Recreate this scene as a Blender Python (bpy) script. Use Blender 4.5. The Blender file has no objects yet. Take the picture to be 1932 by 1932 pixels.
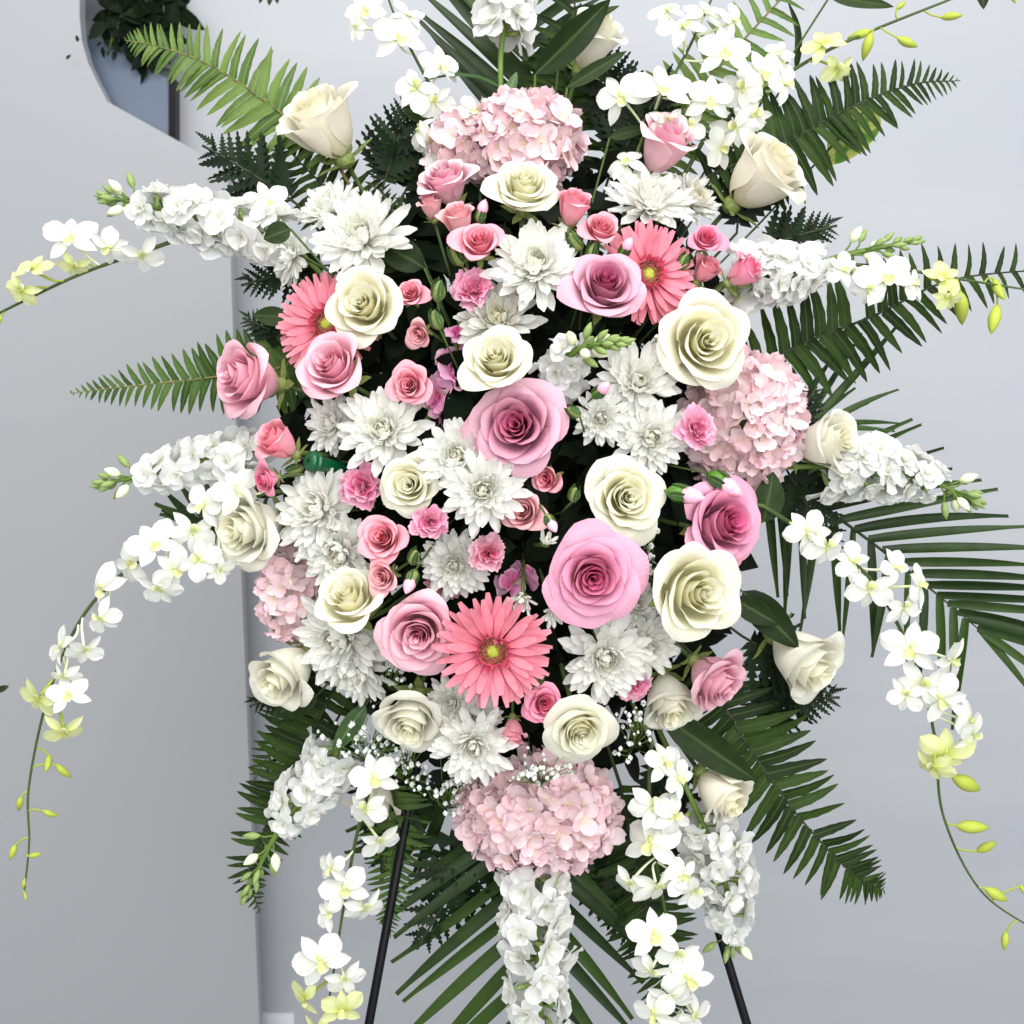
import bpy, math, random
from math import sin, cos, pi, radians, sqrt
from mathutils import Vector, Matrix, noise

# ------------------------------------------------------------------ camera, world, lamps
SC = bpy.context.scene
COL = SC.collection
TH = radians(8)                       # the camera looks down a little
D, WID = 1.25, 1.10                   # metres to the spray, width of the view there
O = Vector((0, 0, 1.55))
R_ = Vector((1, 0, 0)); U_ = Vector((0, sin(TH), cos(TH))); N_ = Vector((0, -cos(TH), sin(TH)))
CAMP = O + N_ * D
cam = bpy.data.cameras.new('camera'); camo = bpy.data.objects.new('camera', cam); COL.objects.link(camo)
camo.location = CAMP; camo.rotation_euler = (pi/2 - TH, 0, 0)
cam.sensor_width = 36; cam.sensor_fit = 'HORIZONTAL'; cam.lens = 36 * D / WID; cam.clip_start = 0.02; cam.clip_end = 100
cam.dof.use_dof = True; cam.dof.focus_distance = D - 0.07; cam.dof.aperture_fstop = 9
SC.camera = camo

wd = bpy.data.worlds.new('World'); SC.world = wd; wd.use_nodes = True
bg = wd.node_tree.nodes['Background']; bg.inputs[0].default_value = (0.95, 0.975, 1.0, 1); bg.inputs[1].default_value = 0.50

def area(name, loc, target, sx, sy, power, col):
    l = bpy.data.lights.new(name, 'AREA'); l.shape = 'RECTANGLE'; l.size = sx; l.size_y = sy; l.energy = power; l.color = col
    o = bpy.data.objects.new(name, l); COL.objects.link(o); o.location = loc
    o.rotation_euler = (Vector(target) - Vector(loc)).to_track_quat('-Z', 'Y').to_euler(); return o
area('ceiling_lamp', (0.4, -1.3, 3.7), (0.05, 0.1, 1.5), 1.6, 1.2, 50, (1.0, 0.985, 0.96))
area('ceiling_lamp', (-1.2, -1.5, 3.7), (0.0, 0.1, 1.4), 1.4, 1.2, 34, (1.0, 0.985, 0.96))
area('window_light', (0.8, -3.4, 2.6), (0.05, 0.1, 1.55), 4.4, 2.8, 176, (0.97, 0.985, 1.0))
SC.view_settings.view_transform = 'Standard'; SC.view_settings.look = 'None'
SC.view_settings.exposure = -0.05; SC.view_settings.gamma = 1.0; SC.view_settings.use_curve_mapping = False
SC.render.engine = 'CYCLES'
SC.cycles.use_denoising = True; SC.cycles.max_bounces = 5; SC.cycles.diffuse_bounces = 3; SC.cycles.transmission_bounces = 3
SC.cycles.sample_clamp_indirect = 6

# ------------------------------------------------------------------ picture grid (1932 units wide) to places in the room
PX = 1932.0
def P(x, y, d=0.0):
    """the place that stands d metres in front of the spray's plane"""
    k = WID / PX / D * (D - d)
    return O + R_ * ((x - 966) * k) + U_ * ((966 - y) * k) + N_ * d
def Q(x, y, y0):
    """the place on the upright plane at depth y0"""
    v = P(x, y, 0) - CAMP
    return CAMP + v * ((y0 - CAMP.y) / v.y)
def M_(px): return px * WID / PX     # picture units to metres at the spray
def dome(x, y):
    q = ((x - 975) / 430) ** 2 + ((y - 890) / 640) ** 2
    return 0.12 * (1 - q) if q < 1 else -0.035 * (min(q, 2.6) - 1)
def lean_of(x, y): return ((x - 975) / 430 * 0.45, -(y - 890) / 640 * 0.45)
CORE = lambda x, y: P(975 + (x - 975) * 0.35, 890 + (y - 890) * 0.35, -0.05)

def S(r, g, b, a=1):
    f = lambda c: (c/255/12.92) if c/255 <= .04045 else ((c/255 + .055)/1.055) ** 2.4
    return (f(r), f(g), f(b), a)

# ------------------------------------------------------------------ materials
def newmat(name):
    m = bpy.data.materials.new(name); m.use_nodes = True
    nt = m.node_tree; nt.nodes.clear(); return m, nt
def node(nt, t, **kw):
    n = nt.nodes.new(t)
    for k, v in kw.items(): setattr(n, k, v)
    return n
def mixc(nt, fac, a, b, mode='MIX'):
    n = node(nt, 'ShaderNodeMix', data_type='RGBA', blend_type=mode)
    for s, v in ((0, fac), (6, a), (7, b)):
        if isinstance(v, (int, float, tuple)): n.inputs[s].default_value = v
        else: nt.links.new(v, n.inputs[s])
    return n.outputs[2]
def ramp(nt, v, a, b, p=None):
    n = node(nt, 'ShaderNodeMapRange'); n.interpolation_type = 'SMOOTHSTEP'
    nt.links.new(v, n.inputs[0]); n.inputs[1].default_value = a; n.inputs[2].default_value = b
    return n.outputs[0]
def petal_mat(name, inner, outer, tip=None, base=None, transl=0.24, rough=0.55, var=0.06, tstart=0.05, tend=0.8, vein=0.25, hue=0.0):
    """pc = (layer from the centre out, height along the petal, distance from its midline)"""
    m, nt = newmat(name); L = nt.links
    at = node(nt, 'ShaderNodeAttribute', attribute_name='pc'); sp = node(nt, 'ShaderNodeSeparateColor'); L.new(at.outputs['Color'], sp.inputs[0])
    c = mixc(nt, ramp(nt, sp.outputs[0], tstart, tend), inner, outer)
    if base: c = mixc(nt, ramp(nt, sp.outputs[1], 0.55, 0.0), c, base)
    if tip: c = mixc(nt, ramp(nt, sp.outputs[1], 0.72, 1.0), c, tip)
    oi = node(nt, 'ShaderNodeObjectInfo')
    tc = node(nt, 'ShaderNodeTexCoord')
    nz = node(nt, 'ShaderNodeTexNoise'); nz.inputs['Scale'].default_value = 3.0; L.new(tc.outputs['Object'], nz.inputs['Vector'])
    hs = node(nt, 'ShaderNodeHueSaturation')
    v1 = node(nt, 'ShaderNodeMapRange'); L.new(oi.outputs['Random'], v1.inputs[0]); v1.inputs[3].default_value = 1 - var; v1.inputs[4].default_value = 1 + var*0.4
    v2 = node(nt, 'ShaderNodeMapRange'); L.new(nz.outputs[0], v2.inputs[0]); v2.inputs[1].default_value = .3; v2.inputs[2].default_value = .7; v2.inputs[3].default_value = 0.94; v2.inputs[4].default_value = 1.03
    mu = node(nt, 'ShaderNodeMath', operation='MULTIPLY'); L.new(v1.outputs[0], mu.inputs[0]); L.new(v2.outputs[0], mu.inputs[1])
    L.new(mu.outputs[0], hs.inputs['Value']); L.new(c, hs.inputs['Color'])
    if hue:
        v3 = node(nt, 'ShaderNodeMapRange'); L.new(oi.outputs['Random'], v3.inputs[0]); v3.inputs[3].default_value = 1 - hue; v3.inputs[4].default_value = 1 + hue
        L.new(v3.outputs[0], hs.inputs['Saturation'])
    # veins: fine ridges that run up the petal
    cb = node(nt, 'ShaderNodeCombineXYZ'); a2 = node(nt, 'ShaderNodeMath', operation='MULTIPLY'); L.new(sp.outputs[2], a2.inputs[0]); a2.inputs[1].default_value = 14
    L.new(a2.outputs[0], cb.inputs[0]); L.new(sp.outputs[1], cb.inputs[1])
    n2 = node(nt, 'ShaderNodeTexNoise'); n2.inputs['Scale'].default_value = 1.6; n2.inputs['Detail'].default_value = 3; L.new(cb.outputs[0], n2.inputs['Vector'])
    bp = node(nt, 'ShaderNodeBump'); bp.inputs['Strength'].default_value = vein; bp.inputs['Distance'].default_value = 0.004; L.new(n2.outputs[0], bp.inputs['Height'])
    b = node(nt, 'ShaderNodeBsdfPrincipled'); b.inputs['Roughness'].default_value = rough; b.inputs['Specular IOR Level'].default_value = 0.25
    L.new(hs.outputs[0], b.inputs['Base Color']); L.new(bp.outputs[0], b.inputs['Normal'])
    t = node(nt, 'ShaderNodeBsdfTranslucent'); L.new(hs.outputs[0], t.inputs[0])
    mx = node(nt, 'ShaderNodeMixShader'); mx.inputs[0].default_value = transl; L.new(b.outputs[0], mx.inputs[1]); L.new(t.outputs[0], mx.inputs[2])
    o = node(nt, 'ShaderNodeOutputMaterial'); L.new(mx.outputs[0], o.inputs[0]); return m
def leaf_mat(name, a, b_, rib=None, rough=0.42, transl=0.18, spec=0.35):
    m, nt = newmat(name); L = nt.links
    tc = node(nt, 'ShaderNodeTexCoord'); oi = node(nt, 'ShaderNodeObjectInfo')
    nz = node(nt, 'ShaderNodeTexNoise'); nz.inputs['Scale'].default_value = 4; nz.inputs['Detail'].default_value = 4; L.new(tc.outputs['Object'], nz.inputs['Vector'])
    ad = node(nt, 'ShaderNodeMath', operation='ADD'); L.new(nz.outputs[0], ad.inputs[0])
    s5 = node(nt, 'ShaderNodeMath', operation='MULTIPLY_ADD'); L.new(oi.outputs['Random'], s5.inputs[0]); s5.inputs[1].default_value = .6; s5.inputs[2].default_value = -.3
    L.new(s5.outputs[0], ad.inputs[1])
    c = mixc(nt, ramp(nt, ad.outputs[0], 0.25, 0.75), a, b_)
    at = node(nt, 'ShaderNodeAttribute', attribute_name='pc'); sp = node(nt, 'ShaderNodeSeparateColor'); L.new(at.outputs['Color'], sp.inputs[0])
    if rib: c = mixc(nt, ramp(nt, sp.outputs[2], 0.16, 0.02), c, rib)
    b = node(nt, 'ShaderNodeBsdfPrincipled'); b.inputs['Roughness'].default_value = rough; b.inputs['Specular IOR Level'].default_value = spec
    bp = node(nt, 'ShaderNodeBump'); bp.inputs['Strength'].default_value = .3; bp.inputs['Distance'].default_value = .003; L.new(nz.outputs[0], bp.inputs['Height']); L.new(bp.outputs[0], b.inputs['Normal'])
    L.new(c, b.inputs['Base Color'])
    t = node(nt, 'ShaderNodeBsdfTranslucent'); L.new(c, t.inputs[0])
    mx = node(nt, 'ShaderNodeMixShader'); mx.inputs[0].default_value = transl; L.new(b.outputs[0], mx.inputs[1]); L.new(t.outputs[0], mx.inputs[2])
    o = node(nt, 'ShaderNodeOutputMaterial'); L.new(mx.outputs[0], o.inputs[0]); return m
def plain_mat(name, a, b_=None, rough=0.6, scale=8, metal=0, bump=0.0, spec=0.3, stretch=None):
    m, nt = newmat(name); L = nt.links
    tc = node(nt, 'ShaderNodeTexCoord'); mp = node(nt, 'ShaderNodeMapping'); L.new(tc.outputs['Object'], mp.inputs[0])
    if stretch: mp.inputs['Scale'].default_value = stretch
    nz = node(nt, 'ShaderNodeTexNoise'); nz.inputs['Scale'].default_value = scale; nz.inputs['Detail'].default_value = 5; L.new(mp.outputs[0], nz.inputs['Vector'])
    c = mixc(nt, ramp(nt, nz.outputs[0], .3, .7), a, b_ or a)
    b = node(nt, 'ShaderNodeBsdfPrincipled'); b.inputs['Roughness'].default_value = rough; b.inputs['Metallic'].default_value = metal; b.inputs['Specular IOR Level'].default_value = spec
    L.new(c, b.inputs['Base Color'])
    if bump:
        bp = node(nt, 'ShaderNodeBump'); bp.inputs['Strength'].default_value = bump; bp.inputs['Distance'].default_value = .002; L.new(nz.outputs[0], bp.inputs['Height']); L.new(bp.outputs[0], b.inputs['Normal'])
    o = node(nt, 'ShaderNodeOutputMaterial'); L.new(b.outputs[0], o.inputs[0]); return m

MT = dict(
    rose_white=petal_mat('white_rose_petal', S(251,248,222), S(247,245,231), base=S(248,244,214), tend=.8, transl=.36),
    rose_cream=petal_mat('cream_rose_petal', S(252,245,214), S(250,245,230), base=S(247,239,206), transl=.36),
    rose_yellow=petal_mat('ivory_rose_petal', S(255,250,206), S(247,245,222), base=S(255,250,200), tip=S(248,246,230), transl=.4, tstart=.3, tend=1.0),
    rose_pink=petal_mat('pink_rose_petal', S(244,134,168), S(248,186,203), base=S(244,200,196), tip=S(244,196,208), tend=.7),
    rose_blush=petal_mat('blush_rose_petal', S(242,130,172), S(245,196,208), base=S(245,200,204), tip=S(246,214,220), tstart=.3, tend=.95),
    rose_mauve=petal_mat('mauve_rose_petal', S(204,98,140), S(230,180,196), base=S(222,164,184), tend=.95),
    rose_orchidpink=petal_mat('orchid_pink_rose_petal', S(220,106,150), S(234,172,196), base=S(232,166,188), tend=.95),
    spray_coral=petal_mat('coral_spray_rose_petal', S(240,106,132), S(247,166,180), base=S(246,178,182), tip=S(248,178,190)),
    spray_peach=petal_mat('peach_spray_rose_petal', S(234,122,136), S(244,184,188), base=S(244,190,186), tip=S(244,190,194)),
    spray_pink=petal_mat('candy_spray_rose_petal', S(236,110,145), S(246,160,185), base=S(246,190,200)),
    carnation=petal_mat('pink_carnation_petal', S(246,138,178), S(250,172,202), tip=S(250,194,214), var=.1, hue=.15),
    carnation_pale=petal_mat('pale_carnation_petal', S(234,120,155), S(244,176,196), tip=S(246,196,208), var=.1, hue=.15),
    stock_pink=petal_mat('pink_stock_petal', S(234,120,175), S(240,178,212), tip=S(244,196,222), hue=.2),
    gerbera=petal_mat('gerbera_petal', S(236,98,128), S(248,148,166), tip=S(249,164,178), base=S(238,112,136), tend=.6, vein=.5),
    hydrangea=petal_mat('hydrangea_petal', S(244,220,218), S(243,211,218), tip=S(244,215,223), base=S(241,217,202), var=.08, hue=.3),
    mum=petal_mat('chrysanthemum_petal', S(250,249,224), S(252,252,246), base=S(250,249,232), tstart=.02, tend=.35, vein=.2, var=.04, transl=.42),
    mum_cream=petal_mat('cream_chrysanthemum_petal', S(243,238,204), S(249,248,240), base=S(240,240,206), tstart=.05, tend=.6, vein=.5),
    stock=petal_mat('white_stock_petal', S(249,249,244), S(250,250,248), base=S(240,243,220), var=.05, transl=.46),
    orchid=petal_mat('white_orchid_petal', S(236,238,226), S(238,239,233), base=S(234,237,212), var=.05, transl=.3),
    orchid_green=petal_mat('green_orchid_petal', S(222,228,140), S(232,236,180), base=S(210,220,110), var=.08, transl=.35),
    orchid_lip=petal_mat('orchid_lip', S(212,216,128), S(228,230,178), tip=S(236,237,214), tend=1.0),
    orchid_bud=petal_mat('orchid_bud', S(168,182,66), S(182,194,80), tip=S(150,168,54), transl=.15),
    leaf=leaf_mat('dark_leaf', S(26,42,14), S(42,60,24), rib=S(60,80,38), spec=.16, rough=.5),
    leaf_mid=leaf_mat('mid_leaf', S(46,74,36), S(66,96,48), rib=S(96,124,70)),
    fern_light=leaf_mat('light_fern', S(66,94,32), S(98,124,52), rib=S(110,128,62), rough=.5, transl=.25),
    fern_mid=leaf_mat('mid_fern', S(44,70,24), S(66,94,36), rib=S(84,104,46), rough=.5, transl=.2, spec=.2),
    fern_dark=leaf_mat('dark_fern', S(24,42,12), S(44,66,20), rib=S(60,76,30), rough=.55, spec=.15),
    palm=leaf_mat('palm_green', S(28,48,14), S(48,72,22), rough=.42, spec=.3),
    leather=leaf_mat('leatherleaf_green', S(14,28,12), S(26,44,20), rough=.55, spec=.15),
    filler=leaf_mat('filler_leaf', S(10,20,8), S(20,34,14), rough=.6, spec=.1, transl=.05),
    stem=plain_mat('stem_green', S(84,112,46), S(110,136,62), scale=20, rough=.5),
    stem_dark=plain_mat('stem_dark_green', S(52,74,34), S(74,92,44), scale=20, rough=.5),
    rachis=plain_mat('fern_rachis', S(96,92,44), S(120,112,60), scale=20, rough=.6),
    rachis_dark=plain_mat('dark_rachis', S(34,44,22), S(52,56,30), scale=20, rough=.6),
    bud_green=plain_mat('bud_green', S(112,136,74), S(146,166,100), scale=12, rough=.5),
    bud_pale=plain_mat('bud_pale', S(214,222,170), S(230,234,206), scale=12, rough=.5),
    bud_deep=plain_mat('carnation_calyx', S(66,110,34), S(92,134,48), scale=14, rough=.4),
    calyx=plain_mat('rose_calyx', S(104,122,62), S(136,146,84), scale=12, rough=.5),
    gdisc=plain_mat('gerbera_eye', S(150,160,50), S(176,180,70), scale=30, rough=.6),
    gring=plain_mat('gerbera_ring', S(96,50,44), S(150,90,60), scale=30, rough=.7),
    gpollen=plain_mat('gerbera_pollen', S(214,96,110), S(236,160,150), scale=60, rough=.6),
    gyp=plain_mat('gypsophila_white', S(240,242,240), S(232,236,230), rough=.6),
    pistil=plain_mat('pistil_green', S(206,212,120), S(222,224,150), rough=.6),
    hcentre=plain_mat('hydrangea_bead', S(232,200,170), S(224,206,150), rough=.6),
    black=plain_mat('black_enamel', S(8,9,11), S(12,13,15), rough=.45, scale=30, spec=.18),
    cap=plain_mat('green_plastic', S(8,76,44), S(12,88,52), rough=.3, spec=.5),
    foam=plain_mat('floral_foam', S(18,34,20), S(26,46,28), rough=.9, scale=40, bump=.5),
    wall=plain_mat('wall_paint', (.40, .415, .448, 1), (.43, .442, .466, 1), rough=.55, scale=1.6, stretch=(.5, 1, 3.0), bump=.05),
    panel=plain_mat('panel_paint', (.345, .355, .372, 1), (.365, .373, .39, 1), rough=.5, scale=1.2, bump=.04),
    grey=plain_mat('grey_wall', S(136,138,146), S(150,152,160), rough=.6, scale=2),
    blue=plain_mat('blue_grey_screen', S(86,100,120), S(112,122,138), rough=.25, scale=2, spec=.5),
    floor=plain_mat('floor_tile', (.42, .42, .42, 1), (.46, .46, .455, 1), rough=.5, scale=3),
    plate=plain_mat('outlet_plate', S(226,228,232), rough=.35, spec=.5),
)
def pothos_mat():
    m, nt = newmat('pothos_leaf'); L = nt.links
    tc = node(nt, 'ShaderNodeTexCoord'); nz = node(nt, 'ShaderNodeTexNoise'); nz.inputs['Scale'].default_value = 3.5; nz.inputs['Detail'].default_value = 5; L.new(tc.outputs['Object'], nz.inputs['Vector'])
    c = mixc(nt, ramp(nt, nz.outputs[0], .44, .54), S(92, 142, 50), S(206, 214, 110))
    b = node(nt, 'ShaderNodeBsdfPrincipled'); b.inputs['Roughness'].default_value = .4; L.new(c, b.inputs['Base Color'])
    t = node(nt, 'ShaderNodeBsdfTranslucent'); L.new(c, t.inputs[0]); mx = node(nt, 'ShaderNodeMixShader'); mx.inputs[0].default_value = .35
    L.new(b.outputs[0], mx.inputs[1]); L.new(t.outputs[0], mx.inputs[2]); o = node(nt, 'ShaderNodeOutputMaterial'); L.new(mx.outputs[0], o.inputs[0]); return m
MT['pothos'] = pothos_mat()

# ------------------------------------------------------------------ mesh helpers
def mesh(name, verts, faces, mat, pc=None, smooth=True):
    me = bpy.data.meshes.new(name); me.from_pydata(verts, [], faces)
    if pc:
        a = me.attributes.new('pc', 'FLOAT_COLOR', 'POINT')
        a.data.foreach_set('color', [c for p in pc for c in (p[0], p[1], p[2], 1.0)])
    if smooth: me.polygons.foreach_set('use_smooth', [True] * len(me.polygons))
    me.materials.append(MT[mat] if isinstance(mat, str) else mat); me.update(); return me
def with_mat(me, mat, cache={}):
    k = (me.name, mat)
    if k not in cache:
        c = me.copy(); c.materials[0] = MT[mat]; cache[k] = c
    return cache[k]
def grid(fn, nu, nv, mat, t=0.5, name='petal'):
    vs, pc, fs = [], [], []
    for j in range(nv + 1):
        for i in range(nu + 1):
            u = -1 + 2*i/nu; v = j/nv
            vs.append(tuple(fn(u, v))); pc.append((t, v, abs(u)))
    for j in range(nv):
        for i in range(nu):
            a = j*(nu+1)+i; fs.append((a, a+1, a+nu+2, a+nu+1))
    return mesh(name, vs, fs, mat, pc)
def tube(pts, rad, seg=6, cap=True):
    pts = [Vector(p) for p in pts]; vs, fs = [], []
    for i, p in enumerate(pts):
        tg = (pts[min(i+1, len(pts)-1)] - pts[max(i-1, 0)]).normalized()
        a = tg.cross(Vector((0.3, 1, 0.2))).normalized(); b = tg.cross(a)
        r = rad[i] if isinstance(rad, (list, tuple)) else rad
        for k in range(seg):
            vs.append(tuple(p + a*(r*cos(2*pi*k/seg)) + b*(r*sin(2*pi*k/seg))))
    for i in range(len(pts)-1):
        for k in range(seg):
            fs.append((i*seg+k, i*seg+(k+1) % seg, (i+1)*seg+(k+1) % seg, (i+1)*seg+k))
    if cap: fs += [tuple(range(seg))[::-1], tuple((len(pts)-1)*seg+k for k in range(seg))]
    return vs, fs
def lathe(prof, seg=10):
    vs, fs = [], []
    for r, z in prof:
        for k in range(seg): vs.append((r*cos(2*pi*k/seg), r*sin(2*pi*k/seg), z))
    for i in range(len(prof)-1):
        for k in range(seg): fs.append((i*seg+k, i*seg+(k+1) % seg, (i+1)*seg+(k+1) % seg, (i+1)*seg+k))
    return vs, fs
def join(*parts):
    vs, fs = [], []
    for v, f in parts:
        o = len(vs); vs += [tuple(x) for x in v]; fs += [tuple(i+o for i in q) for q in f]
    return vs, fs
def xf(vf, M): return [tuple(M @ Vector(v)) for v in vf[0]], vf[1]
def catmull(pts, n):
    pts = [Vector(p) for p in pts]; p = [pts[0]*2 - pts[1]] + pts + [pts[-1]*2 - pts[-2]]; out = []
    m = len(pts) - 1
    for i in range(n + 1):
        f = i/n*m; k = min(int(f), m-1); t = f-k; a, b, c, d = p[k:k+4]
        out.append(0.5*((2*b) + (c-a)*t + (2*a-5*b+4*c-d)*t*t + (3*b-a-3*c+d)*t**3))
    return out
def frame(n, roll=0.0, up=None):
    """z along n, y as far up as can be, then rolled about z"""
    n = Vector(n).normalized(); up = up or U_
    if abs(n.dot(up)) > .97: up = N_
    y = (up - n*up.dot(n)).normalized(); x = y.cross(n)
    return Matrix((x, y, n)).transposed() @ Matrix.Rotation(roll, 3, 'Z')
def M4(loc, rot3=None, s=1.0):
    m = (rot3.to_4x4() if rot3 is not None else Matrix.Identity(4)) @ (Matrix.Diagonal((s, s, s, 1)) if not isinstance(s, tuple) else Matrix.Diagonal((*s, 1)))
    m.translation = loc; return m
def look(lx, ly): return (R_*lx + U_*ly + N_).normalized()

def thing(name, M, label, cat, group=None):
    o = bpy.data.objects.new(name, None); COL.objects.link(o); o.empty_display_size = .02
    o.matrix_basis = M; o['label'] = label; o['category'] = cat
    if group: o['group'] = group
    return o
def child(name, me, par, M=None, kind=None):
    o = bpy.data.objects.new(name, me); COL.objects.link(o); o.parent = par
    if M is not None: o.matrix_basis = M
    if kind: o['kind'] = kind
    return o
def single(name, me, M, label=None, cat=None, group=None, kind=None):
    o = bpy.data.objects.new(name, me); COL.objects.link(o); o.matrix_basis = M
    for k, v in (('label', label), ('category', cat), ('group', group), ('kind', kind)):
        if v: o[k] = v
    return o
def world_child(name, vf, mat, par, kind=None, smooth=True, pc=None):
    """a mesh given in room coordinates, kept in its thing's own"""
    return child(name, mesh(name, *xf(vf, par.matrix_basis.inverted()), mat, pc, smooth), par, None, kind)
def stem_to_core(par, base, axis, rad, x, y, mat='stem_dark'):
    c = CORE(x, y); L = (c - base).length
    pts = [base + (axis*-L*.35*t*(1-t)*2) + (c-base)*t for t in (0, .2, .4, .6, .8, 1)]
    world_child('stem', tube(pts, rad, 6), mat, par)

# ------------------------------------------------------------------ the setting
def structure(name, vf, mat, loc=(0, 0, 0), smooth=False):
    return single(name, mesh(name, *vf, mat, None, smooth), M4(Vector(loc)), kind='structure')
def box(x0, x1, y0, y1, z0, z1):
    v = [(x, y, z) for x in (x0, x1) for y in (y0, y1) for z in (z0, z1)]
    return v, [(0, 1, 3, 2), (4, 6, 7, 5), (0, 4, 5, 1), (2, 3, 7, 6), (0, 2, 6, 4), (1, 5, 7, 3)]
WY, PY = 1.20, 1.06
structure('floor', box(-2.6, 2.8, -2.6, WY, -.05, 0), 'floor')
structure('wall', box(-2.6, 2.8, WY, WY + .1, -.05, 3.0), 'wall')
# the pale partition on the left: a rounded upper edge, then a sloping top and a straight end
outl = [(-700, -500), (150, -500), (150, 30), (154, 75), (166, 118), (184, 156), (203, 192), (430, 318), (448, 900), (472, 1500), (492, 2000)]
pts = [Q(x, y, PY) for x, y in outl]
e0, e1 = pts[-2], pts[-1]; k = (0 - e0.z)/(e1.z - e0.z); pts[-1] = e0 + (e1 - e0)*k
pts[0] = Vector((-2.5, PY, pts[1].z)); pts.append(Vector((-2.5, PY, 0)))
n = len(pts); vs = [tuple(p) for p in pts] + [(p.x, p.y + .03, p.z) for p in pts]
fs = [tuple(range(n))[::-1], tuple(range(n, 2*n))] + [(i, (i+1) % n, n+(i+1) % n, n+i) for i in range(n)]
single('partition', mesh('partition', vs, fs, 'panel', None, False), M4(Vector()), kind='structure')

# things seen above and beside the partition
def leafcard(L, W, mat, fold=.25, curl=-.15, nv=6, p=.8, q=.75, wav=0.0, name='leaf', t=.5, nu=2):
    def f(u, v):
        w = W/2 * (sin(pi*min(.999, v**p)) ** q)
        return (u*w, L*v, abs(u)*w*fold + curl*L*v*v + wav*W*sin(v*9 + u*2)*abs(u))
    return grid(f, nu, nv, mat, t, name)
LEAF_D = leafcard(1, .5, 'leaf'); LEAF_M = leafcard(1, .42, 'leaf_mid'); FILL = leafcard(1, .5, 'filler', nv=4)

def screen_behind():
    M = M4(Q(265, 190, 1.13)); t = thing('display_screen', M, 'blue grey display with black edge standing behind the white partition', 'display')
    def quad(pts, y0, th):
        p = [Q(x, y, y0) for x, y in pts]; v = [tuple(a) for a in p] + [(a.x, a.y + th, a.z) for a in p]
        return v, [(3, 2, 1, 0), (4, 5, 6, 7)] + [(i, (i+1) % 4, 4+(i+1) % 4, 4+i) for i in range(4)]
    world_child('screen_face', quad([(120, 40), (318, 150), (318, 300), (120, 300)], 1.13, .01), 'blue', t, smooth=False)
    world_child('screen_edge', quad([(318.5, 140), (331, 150), (331, 300), (318.5, 300)], 1.12, .03), 'black', t, smooth=False)
    world_child('rear_case', quad([(100, -60), (334, -60), (334, 135), (100, 60)], 1.16, .02), 'grey', t, smooth=False)
screen_behind()
def hanging_plant():
    rnd = random.Random(5)
    t = thing('trailing_plant', M4(Q(265, -20, 1.11)), 'dark trailing plant hanging above the white partition at the top', 'plant')
    def spray(pts, n, sz, y0=1.11):
        for i in range(n):
            x, y = rnd.choice(pts); x += rnd.uniform(-26, 26); y += rnd.uniform(-26, 26)
            d = Vector((rnd.uniform(-1, 1), rnd.uniform(-.7, .3), rnd.uniform(-1, .25))).normalized()
            m = frame(Vector((rnd.uniform(-.7, .7), -1, rnd.uniform(-.4, .6))), rnd.uniform(0, 6.28))
            child('leaf', FILL, t, t.matrix_basis.inverted() @ M4(Q(x, y, y0 + rnd.uniform(-.015, .015)), m, sz*rnd.uniform(.6, 1.2)))
    spray([(225, 5), (260, 0), (300, 0), (310, 35), (290, 45), (260, 30), (240, 40), (270, 60), (310, 70), (325, 20), (215, 30), (300, 95), (240, 70)], 190, .05)
    spray([(212, 78), (208, 96)], 7, .025); spray([(145, 92)], 2, .016, 1.02)
    vs = []
    for a, b in (((250, -60), (215, 80)), ((270, -60), (285, 90)), ((300, -60), (318, 90)), ((215, 60), (203, 105))):
        vs.append(tube([Q(a[0] + (b[0]-a[0])*s, a[1] + (b[1]-a[1])*s, 1.11 - .01*sin(s*3)) for s in (0, .3, .6, 1)], .002, 5))
    for v in vs: world_child('stem', v, 'stem_dark', t)
    t2 = thing('leaf_sprig', M4(Q(508, -10, .6)), 'dark leaf tips dangling at the top edge right of the trailing plant', 'leaf sprig')
    for i, (x, y) in enumerate(((500, -14), (512, -12), (520, -16), (508, -22))):
        child('leaf', LEAF_D, t2, t2.matrix_basis.inverted() @ M4(Q(x, y, .6), frame(Vector((.2*i-.3, -1, .2)), 3.1 + .4*(i-1.5)), .018))
    t3 = single('dark_leaf_tip', LEAF_D, M4(Q(-8, 1304, .3), frame(Vector((.1, -1, .1)), -1.2), .018), 'small dark leaf tip poking in at the left edge', 'leaf')
hanging_plant()
t = thing('wall_outlet', M4(Q(526, 1925, WY - .004)), 'white electrical outlet plate low on the wall beside the partition', 'outlet')
a, b = Q(494, 1909, WY), Q(558, 1990, WY)
world_child('cover_plate', box(a.x, b.x, WY-.007, WY-.001, b.z, a.z), 'plate', t, smooth=False)
world_child('socket', box(a.x+.012, b.x-.012, WY-.010, WY-.0072, b.z+.012, a.z-.012), 'plate', t, smooth=False)

# ------------------------------------------------------------------ easel and the foam that holds the stems
def easel():
    t = thing('flower_easel', M4(P(990, 1500, -.08)), 'black metal wire easel whose legs show below the flowers', 'easel')
    def leg(a, b, r=.0052, name='leg'):
        a, b = Vector(a), Vector(b); k = (0.004 - a.z)/(b.z - a.z)
        world_child(name, tube([a, b, a + (b-a)*k], r, 10), 'black', t)
    leg(P(905, 795, -.10), P(696, 1932, -.03)); leg(P(1065, 795, -.10), P(1409, 1932, -.03))
    leg(Vector(P(985, 790, -.13)), Vector((0.02, .55, .6)))
    world_child('crossbar', tube([P(800, 1370, -.075), P(1240, 1370, -.075)], .004, 8), 'black', t)
    world_child('top_hook', tube([P(905, 795, -.10), P(940, 740, -.1), P(985, 725, -.12), P(1030, 740, -.1), P(1065, 795, -.10)], .004, 8), 'black', t)
easel()
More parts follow.
